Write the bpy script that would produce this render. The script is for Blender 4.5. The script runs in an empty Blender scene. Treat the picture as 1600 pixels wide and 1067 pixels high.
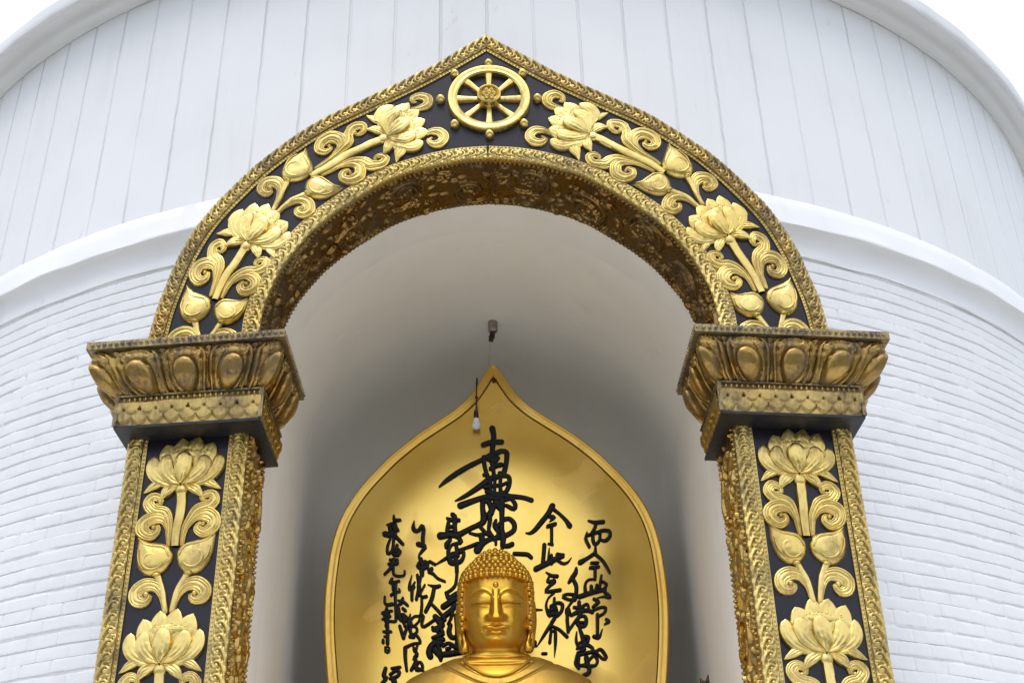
import bpy, bmesh, math, random
import numpy as np
from mathutils import Matrix, Vector

# ------------------------------------------------------------------ scene, camera, sky, sun
S = bpy.context.scene
COL = S.collection
R = math.radians
PITCH, ROLL, YAW, FPX, DIST = .51928, -.02353, .02039, 1906.8, 6.0
cam_d = bpy.data.cameras.new('camera'); cam = bpy.data.objects.new('camera', cam_d); COL.objects.link(cam)
fw = np.array([math.sin(YAW)*math.cos(PITCH), math.cos(YAW)*math.cos(PITCH), math.sin(PITCH)])
rt0 = np.array([math.cos(YAW), -math.sin(YAW), 0]); up0 = np.cross(rt0, fw)
rt = math.cos(ROLL)*rt0+math.sin(ROLL)*up0; up = -math.sin(ROLL)*rt0+math.cos(ROLL)*up0
cam.matrix_world = Matrix(((rt[0], up[0], -fw[0], 0), (rt[1], up[1], -fw[1], -DIST), (rt[2], up[2], -fw[2], 0), (0, 0, 0, 1)))
cam_d.sensor_width = 36; cam_d.sensor_fit = 'HORIZONTAL'; cam_d.lens = FPX/1600*36
cam_d.clip_start = .05; cam_d.clip_end = 5000
S.camera = cam

SUN_EL, SUN_AZ = R(70), R(195)      # azimuth measured clockwise from +Y
w = bpy.data.worlds.new('World'); S.world = w; w.use_nodes = True
nt = w.node_tree; nt.nodes.clear()
out = nt.nodes.new('ShaderNodeOutputWorld'); bg = nt.nodes.new('ShaderNodeBackground')
sky = nt.nodes.new('ShaderNodeTexSky'); sky.sky_type = 'NISHITA'; sky.sun_disc = False
sky.sun_elevation = SUN_EL; sky.sun_rotation = SUN_AZ; sky.dust_density = 3.0
tc = nt.nodes.new('ShaderNodeTexCoord'); nz = nt.nodes.new('ShaderNodeTexNoise')
nz.inputs['Scale'].default_value = 1.6; nz.inputs['Detail'].default_value = 5; nz.inputs['Roughness'].default_value = .55
rp = nt.nodes.new('ShaderNodeMapRange'); rp.inputs['From Min'].default_value = .3; rp.inputs['From Max'].default_value = .7
rp.inputs['To Min'].default_value = .78; rp.inputs['To Max'].default_value = .97
mx = nt.nodes.new('ShaderNodeMix'); mx.data_type = 'RGBA'
mx.inputs['B'].default_value = (8.5, 9.1, 10.5, 1)      # bright cloud deck
nt.links.new(tc.outputs['Generated'], nz.inputs['Vector']); nt.links.new(nz.outputs['Fac'], rp.inputs['Value'])
nt.links.new(rp.outputs['Result'], mx.inputs['Factor']); nt.links.new(sky.outputs['Color'], mx.inputs['A'])
nt.links.new(mx.outputs['Result'], bg.inputs['Color']); bg.inputs['Strength'].default_value = .118
nt.links.new(bg.outputs['Background'], out.inputs['Surface'])
sun_d = bpy.data.lights.new('sun', 'SUN'); sun = bpy.data.objects.new('sun', sun_d); COL.objects.link(sun)
sun_d.energy = 1.5; sun_d.angle = R(40); sun_d.color = (1, .97, .93)
sd = Vector((math.sin(SUN_AZ)*math.cos(SUN_EL), math.cos(SUN_AZ)*math.cos(SUN_EL), math.sin(SUN_EL)))
sun.rotation_euler = sd.to_track_quat('Z', 'Y').to_euler()
S.view_settings.view_transform = 'Standard'; S.view_settings.look = 'None'
S.view_settings.exposure = .55; S.view_settings.gamma = 1; S.view_settings.use_curve_mapping = False

# ------------------------------------------------------------------ materials
def N(t, kind, **kw):
    n = t.nodes.new(kind)
    for k, v in kw.items():
        if k in n.inputs.keys(): n.inputs[k].default_value = v
        else: setattr(n, k, v)
    return n
def base_mat(name):
    m = bpy.data.materials.new(name); m.use_nodes = True; t = m.node_tree; t.nodes.clear()
    o = t.nodes.new('ShaderNodeOutputMaterial'); p = t.nodes.new('ShaderNodeBsdfPrincipled')
    t.links.new(p.outputs[0], o.inputs[0]); c = t.nodes.new('ShaderNodeTexCoord')
    return m, t, p, c
def noise(t, c, scale, detail=4, rough=.55, stretch=(1, 1, 1), seed=0):
    mp = N(t, 'ShaderNodeMapping'); mp.inputs['Scale'].default_value = stretch; mp.inputs['Location'].default_value = (seed*3.7, seed*1.3, seed*2.1)
    n = N(t, 'ShaderNodeTexNoise', Scale=scale, Detail=detail, Roughness=rough)
    t.links.new(c.outputs['Object'], mp.inputs[0]); t.links.new(mp.outputs[0], n.inputs['Vector']); return n.outputs['Fac']
def rng(t, f, a, b, lo=0., hi=1.):
    r = N(t, 'ShaderNodeMapRange'); r.inputs[1].default_value = a; r.inputs[2].default_value = b
    r.inputs[3].default_value = lo; r.inputs[4].default_value = hi; t.links.new(f, r.inputs[0]); return r.outputs[0]
def mixc(t, f, a, b):
    m = N(t, 'ShaderNodeMix', data_type='RGBA')
    if isinstance(f, float): m.inputs['Factor'].default_value = f
    else: t.links.new(f, m.inputs['Factor'])
    for k, v in (('A', a), ('B', b)):
        if isinstance(v, tuple): m.inputs[k].default_value = v+(1,)
        else: t.links.new(v, m.inputs[k])
    return m.outputs['Result']
def mul(t, a, b):
    m = N(t, 'ShaderNodeMath', operation='MULTIPLY'); t.links.new(a, m.inputs[0])
    if isinstance(b, float): m.inputs[1].default_value = b
    else: t.links.new(b, m.inputs[1])
    return m.outputs[0]
def bump(t, p, f, strength, dist):
    b = N(t, 'ShaderNodeBump', Strength=strength, Distance=dist); t.links.new(f, b.inputs['Height']); t.links.new(b.outputs[0], p.inputs['Normal'])
def gold(name, col, rough, tarnish, amount, scale=6., stretch=(1, 1, 1), bmp=.25, col2=None, metal=1.):
    """gilt repousse metal; tarnish patches with an outline of their own"""
    m, t, p, c = base_mat(name)
    big = noise(t, c, scale, 6 if bmp else 1.5, .65, stretch); small = noise(t, c, 55., 3, .6, (1, 1, .35), 2)
    mask = mul(t, rng(t, big, .60-amount*.35, .78-amount*.2), rng(t, small, .15, .65))
    if not bmp: mask = rng(t, big, .60-amount*.35, .78-amount*.2)
    warm = mixc(t, rng(t, noise(t, c, 2.3, 3, .5, (1, 1, 1), 5), .35, .65), col, col2 or tuple(x*y for x, y in zip(col, (.92, .84, .66))))
    t.links.new(mixc(t, mask, warm, tarnish), p.inputs['Base Color'])
    t.links.new(rng(t, mask, 0, 1, metal, metal*.35), p.inputs['Metallic'])
    r_ = N(t, 'ShaderNodeMath', operation='ADD'); t.links.new(rng(t, mask, 0, 1, rough, .62), r_.inputs[0]); t.links.new(rng(t, small, .3, .7, -.06*(bmp > 0), .08*(bmp > 0)), r_.inputs[1])
    t.links.new(r_.outputs[0], p.inputs['Roughness'])
    if bmp: bump(t, p, small, bmp, .004)
    return m
M = {}
M['gold'] = gold('gilt_relief', (.72, .56, .205), .33, (.22, .13, .05), .34, 5., (1, 1, .6), col2=(.62, .455, .135))
M['gold_border'] = gold('gilt_border', (.58, .45, .17), .38, (.10, .07, .04), .36, 6., bmp=.15, col2=(.48, .345, .11))
M['gold_outer'] = gold('weathered_gilt_border', (.48, .36, .13), .38, (.08, .055, .04), .55, 5., bmp=.2, col2=(.42, .28, .09))
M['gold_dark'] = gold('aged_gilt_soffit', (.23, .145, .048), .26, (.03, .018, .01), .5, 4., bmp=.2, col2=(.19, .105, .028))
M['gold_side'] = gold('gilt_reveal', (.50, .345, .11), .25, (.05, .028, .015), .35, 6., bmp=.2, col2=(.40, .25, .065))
M['gold_cap'] = gold('streaked_gilt_capital', (.39, .27, .08), .32, (.045, .038, .036), .6, 8., (1, 1, .3), bmp=.15, col2=(.33, .195, .05))
M['tarnished'] = gold('tarnished_gilt_edge', (.5, .38, .16), .45, (.05, .05, .055), 1.1, 8., (1, 1, 1), bmp=.15, col2=(.4, .27, .1))
M['statue'] = gold('satin_gold_paint', (.64, .37, .05), .36, (.46, .25, .05), .12, 4., bmp=.06, col2=(.60, .33, .038))
M['robe'] = gold('dull_gold_robe', (.53, .335, .072), .48, (.36, .22, .06), .2, 4., bmp=.08, col2=(.48, .29, .055))
M['plate'] = gold('brushed_gold_sheet', (.82, .575, .15), .25, (.62, .36, .08), .06, 2.2, bmp=0)
M['rim'] = gold('gold_rim', (.66, .42, .10), .36, (.5, .3, .08), .05, 3., bmp=.05)
def plain(name, col, rough, metal=0., var=.15, sc=8., bmp=.1, spec=.5, stretch=(1, 1, 1)):
    m, t, p, c = base_mat(name); f = noise(t, c, sc, 5, .6, stretch)
    t.links.new(mixc(t, rng(t, f, .35, .65), col, tuple(x*(1-var) for x in col)), p.inputs['Base Color'])
    p.inputs['Roughness'].default_value = rough; p.inputs['Metallic'].default_value = metal; p.inputs['Specular IOR Level'].default_value = spec
    bump(t, p, f, bmp, .01); return m
M['enamel'] = plain('dark_enamel_panel', (.013, .0095, .016), .3, 0, .5, 5., .06, .32)
M['absorber'] = plain('dark_light_absorber', (.13, .125, .12), .9, 0, .2, 3., .2, .2)  # invented dark finish for hidden surfaces, soaks up light behind the plate
M['patina'] = plain('blackened_patina', (.028, .028, .030), .45, .35, .5, 14., .1, .4)
M['black'] = plain('black_letter_paint', (.005, .0045, .006), .5, 0, .3, 20., .1, .25)
def whitewash(name, col, sc, bmp):
    m, t, p, c = base_mat(name); f = noise(t, c, sc, 5, .6); big = noise(t, c, .9, 4, .55, (1, 1, 1), 3); st = noise(t, c, 5., 5, .6, (1, 1, .09), 7)
    run = mul(t, rng(t, st, .52, .72), rng(t, big, .42, .62)); spot = rng(t, noise(t, c, 7., 3, .7, (1, 1, .5), 9), .69, .74)
    c1 = mixc(t, rng(t, big, .35, .68), col, tuple(x*.955 for x in col)); c2 = mixc(t, mul(t, run, .28), c1, (.52, .52, .50)); c3 = mixc(t, mul(t, spot, .16), c2, (.34, .33, .30))
    t.links.new(c3, p.inputs['Base Color']); p.inputs['Roughness'].default_value = .72; p.inputs['Specular IOR Level'].default_value = .25
    bump(t, p, f, bmp, .01); return m
M['white'] = whitewash('white_limewash', (.69, .69, .692), 9., .10)
M['whitebrick'] = whitewash('white_painted_brick', (.665, .665, .668), 18., .22)
def plaster(name, col):
    m, t, p, c = base_mat(name); big = noise(t, c, 1.3, 5, .6); f = noise(t, c, 9., 5, .6)
    sc = mul(t, rng(t, noise(t, c, 5., 2, .5, (1, 2.2, .7), 4), .66, .70), rng(t, noise(t, c, 1.1, 2, .5, (1, 1, 1), 8), .5, .6)); dk = rng(t, noise(t, c, 3.2, 4, .6, (1, 1, .25), 11), .6, .78)
    c1 = mixc(t, rng(t, big, .35, .65), col, tuple(x*.94 for x in col)); c2 = mixc(t, mul(t, dk, .22), c1, (.6, .55, .48)); c3 = mixc(t, mul(t, sc, .5), c2, (.93, .92, .9))
    t.links.new(c3, p.inputs['Base Color']); p.inputs['Roughness'].default_value = .8; p.inputs['Specular IOR Level'].default_value = .2; bump(t, p, f, .1, .01); return m
M['niche'] = plaster('niche_plaster', (.90, .865, .79))
M['niche_rim'] = plain('niche_white_band', (.88, .85, .785), .7, 0, .06, 3., .08, .2)
M['stone'] = plain('terrace_stone', (.78, .765, .73), .7, 0, .25, 2., .2, .3)  # tone raised so the unseen floors throw more light into the niche
M['pave'] = plain('mown_ground', (.10, .11, .07), .85, 0, .4, .6, .2, .3)
M['blackmetal'] = plain('blackened_metal', (.03, .028, .03), .4, .5, .3, 20., .1)
M['bulb'] = plain('frosted_bulb', (.62, .65, .70), .25, 0, .05, 20., .0)
M['bulbneck'] = plain('bulb_collar', (.8, .8, .8), .4, 0, .05, 20., .0)
M['cable'] = plain('grey_cable', (.45, .43, .40), .6, 0, .1, 20., .0)
M['holder'] = plain('lamp_holder_metal', (.35, .31, .26), .35, .7, .3, 30., .0)
M['bronze'] = plain('dark_bronze', (.06, .035, .02), .35, .7, .5, 30., .3)

# ------------------------------------------------------------------ mesh helpers
KB = .2013/DIST                                   # the portal front is bowed a little, following the drum
def bend(V):
    V = np.array(V, float); V[:, 1] += KB*V[:, 0]**2; return V
LOC = {}
def thing(name, loc, label, cat, group=None):
    o = bpy.data.objects.new(name, None); COL.objects.link(o); o.location = loc; o.empty_display_size = .2
    LOC[o.name] = np.array(loc, float); o['label'] = label; o['category'] = cat
    if group: o['group'] = group
    return o
def tag(o, label, cat, group=None):
    o['label'] = label; o['category'] = cat
    if group: o['group'] = group
def obj(name, V, F, mat, parent=None, sharp=50, loc=None):
    """one mesh object from world-space vertices; F = list of index arrays (quads / tris / ngons)"""
    V = np.asarray(V, float)
    origin = LOC[parent.name] if parent else (np.array(loc, float) if loc is not None else np.zeros(3))
    me = bpy.data.meshes.new(name)
    V = V-origin
    if isinstance(F, np.ndarray):
        n = len(F); k = F.shape[1]
        me.vertices.add(len(V)); me.vertices.foreach_set('co', V.astype(np.float32).ravel())
        me.loops.add(n*k); me.loops.foreach_set('vertex_index', F.astype(np.int32).ravel())
        me.polygons.add(n); me.polygons.foreach_set('loop_start', np.arange(0, n*k, k, dtype=np.int32))
        me.update(calc_edges=True); me.validate()
    else:
        me.from_pydata([tuple(v) for v in V], [], [tuple(int(i) for i in f) for f in F])
    me.polygons.foreach_set('use_smooth', np.ones(len(me.polygons), bool))
    if sharp: me.set_sharp_from_angle(angle=R(sharp))
    me.materials.append(M[mat] if isinstance(mat, str) else mat)
    o = bpy.data.objects.new(name, me); COL.objects.link(o)
    if parent: o.parent = parent
    elif loc is not None: o.location = loc
    LOC[o.name] = origin
    return o
class MB:
    def __init__(s): s.V = []; s.F = []; s.n = 0
    def add(s, V, F):
        V = np.asarray(V, float).reshape(-1, 3); s.V.append(V); s.F.append(np.asarray(F, int)+s.n); s.n += len(V); return s
    def grid(s, P, closeu=False):
        nu, nv = P.shape[:2]; idx = np.arange(nu*nv).reshape(nu, nv)
        a = np.vstack([idx, idx[:1]]) if closeu else idx
        q = np.stack([a[:-1, :-1], a[1:, :-1], a[1:, 1:], a[:-1, 1:]], -1).reshape(-1, 4)
        return s.add(P.reshape(-1, 3), q)
    def box(s, lo, hi):
        x0, y0, z0 = lo; x1, y1, z1 = hi
        V = [(x0, y0, z0), (x1, y0, z0), (x1, y1, z0), (x0, y1, z0), (x0, y0, z1), (x1, y0, z1), (x1, y1, z1), (x0, y1, z1)]
        return s.add(V, [(0, 3, 2, 1), (4, 5, 6, 7), (0, 1, 5, 4), (1, 2, 6, 5), (2, 3, 7, 6), (3, 0, 4, 7)])
    def get(s, f=None):
        V = np.vstack(s.V); F = np.vstack(s.F)
        return (f(V) if f else V), F
def crom(P, n):
    """Catmull-Rom through the rows of P, n samples, roughly even"""
    P = np.asarray(P, float)
    if len(P) == 2: t = np.linspace(0, 1, n)[:, None]; return P[0]*(1-t)+P[1]*t
    Q = np.vstack([2*P[0]-P[1], P, 2*P[-1]-P[-2]])
    seg = np.sqrt(((P[1:, :2]-P[:-1, :2])**2).sum(1))+1e-9; cum = np.concatenate([[0], np.cumsum(seg)]); s = np.linspace(0, cum[-1], n)
    i = np.clip(np.searchsorted(cum, s, side='right')-1, 0, len(P)-2); t = ((s-cum[i])/seg[i])[:, None]
    a, b, c, d = Q[i], Q[i+1], Q[i+2], Q[i+3]
    return .5*((2*b)+(-a+c)*t+(2*a-5*b+4*c-d)*t**2+(-a+3*b-3*c+d)*t**3)
def stroke(pts, wid, h, z0=0., n=None, m=9, caps=True, flute=0., lift=0., flat=False):
    """raised ribbon in local x, y (z out): centre line pts, full widths wid, height h, domed across"""
    A = np.c_[np.asarray(pts, float), np.asarray(wid, float)]
    L = np.sqrt(((A[1:, :2]-A[:-1, :2])**2).sum(1)).sum()
    n = n or int(np.clip(L/.012, 8, 40)); C = crom(A, n); p = C[:, :2]; wd = np.maximum(C[:, 2], 0)/2
    T = np.gradient(p, axis=0); T /= np.linalg.norm(T, axis=1)[:, None]+1e-9
    if caps:
        k = 4; r0, r1 = wd[0], wd[-1]; a = np.linspace(0, math.pi/2, k+1)[:-1]
        p = np.vstack([p[0]-T[0]*(r0*np.cos(a))[:, None], p, p[-1]+T[-1]*(r1*np.cos(a[::-1]))[:, None]])
        wd = np.concatenate([r0*np.sin(a), wd, r1*np.sin(a[::-1])]); T = np.vstack([np.repeat(T[:1], k, 0), T, np.repeat(T[-1:], k, 0)])
    Nn = np.c_[-T[:, 1], T[:, 0]]; v = np.linspace(-1, 1, m)
    u = np.linspace(0, 1, len(p))
    wmax = wd.max()+1e-9; hs = h*(.35+.65*np.clip(wd/wmax, 0, 1))*(wd > 1e-6)
    prof = np.sqrt(np.maximum(0, 1-v**2))**(.5 if flat else .8)
    if flute: prof = prof*(1-flute*(np.exp(-((np.abs(v)-.30)/.09)**2)+np.exp(-((np.abs(v)-.64)/.08)**2)))
    X = p[:, None, :]+Nn[:, None, :]*(wd[:, None]*v[None, :])[..., None]
    Z = z0+hs[:, None]*prof[None, :]+(lift*u)[:, None]
    G = np.concatenate([X, Z[..., None]], -1)
    b0 = G[:, :1].copy(); b0[..., 2] = 0; b1 = G[:, -1:].copy(); b1[..., 2] = 0      # walls down to the panel
    return np.concatenate([b0, G, b1], 1)
def dome(cx, cy, rx, ry, h, z0=0., n=14, m=6, ang=0.):
    a = np.linspace(0, 2*math.pi, n+1); q = np.linspace(0, math.pi/2, m)
    x = rx*np.cos(a)[:, None]*np.cos(q)[None]; y = ry*np.sin(a)[:, None]*np.cos(q)[None]; z = np.repeat((z0+h*np.sin(q))[None], n+1, 0)
    ca, sa = math.cos(ang), math.sin(ang)
    G = np.stack([cx+x*ca-y*sa, cy+x*sa+y*ca, z], -1); b = G[:, :1].copy(); b[..., 2] = 0
    return np.concatenate([b, G], 1)
def tube(P, rad, n=10, m=None):
    P = np.asarray(P, float); rad = np.broadcast_to(np.asarray(rad, float), (len(P),))
    A = np.c_[P, rad]; k = m or max(2, len(P)*4); 
    Q = np.vstack([2*A[0]-A[1], A, 2*A[-1]-A[-2]]); u = np.linspace(0, len(A)-1-1e-6, k); i = u.astype(int); t = (u-i)[:, None]
    a, b, c, d = Q[i], Q[i+1], Q[i+2], Q[i+3]
    C = .5*((2*b)+(-a+c)*t+(2*a-5*b+4*c-d)*t**2+(-a+3*b-3*c+d)*t**3) if len(A) > 2 else A[0]*(1-t)+A[1]*t
    p = C[:, :3]; r = np.maximum(C[:, 3], 1e-4); T = np.gradient(p, axis=0); T /= np.linalg.norm(T, axis=1)[:, None]+1e-9
    ref = np.array([0, 1., 0]) if abs(T[0] @ np.array([0, 1., 0])) < .9 else np.array([1., 0, 0])
    B = np.cross(T, ref); B /= np.linalg.norm(B, axis=1)[:, None]+1e-9; Nn = np.cross(B, T)
    a = np.linspace(0, 2*math.pi, n+1)
    G = p[None]+(np.cos(a)[:, None, None]*B[None]+np.sin(a)[:, None, None]*Nn[None])*r[None, :, None]
    e0 = np.repeat(p[None, :1], n+1, 0); e1 = np.repeat(p[None, -1:], n+1, 0)
    return np.concatenate([e0, G, e1], 1)
def vnoise(x, y, seed=0):
    rs = np.random.RandomState(seed); T = rs.rand(64, 64)
    xi = np.floor(x).astype(int); yi = np.floor(y).astype(int); fx = x-xi; fy = y-yi; fx = fx*fx*(3-2*fx); fy = fy*fy*(3-2*fy)
    g = lambda i, j: T[i % 64, j % 64]
    return (g(xi, yi)*(1-fx)+g(xi+1, yi)*fx)*(1-fy)+(g(xi, yi+1)*(1-fx)+g(xi+1, yi+1)*fx)*fy
def sstep(a, b, x): t = np.clip((x-a)/(b-a), 0, 1); return t*t*(3-2*t)
def segmin(U, Vv, pts):
    d = np.full(U.shape, 1e9); pts = np.asarray(pts, float)
    for a, b in zip(pts[:-1], pts[1:]):
        ab = b-a; t = np.clip(((U-a[0])*ab[0]+(Vv-a[1])*ab[1])/(ab @ ab+1e-12), 0, 1)
        d = np.minimum(d, np.hypot(U-a[0]-t*ab[0], Vv-a[1]-t*ab[1]))
    return d
def spiral(cx, cy, r0, r1, a0, turns, n=26):
    a = a0+np.linspace(0, 2*math.pi*turns, n); r = np.linspace(r0, r1, n); return np.c_[cx+r*np.cos(a), cy+r*np.sin(a)]
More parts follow.
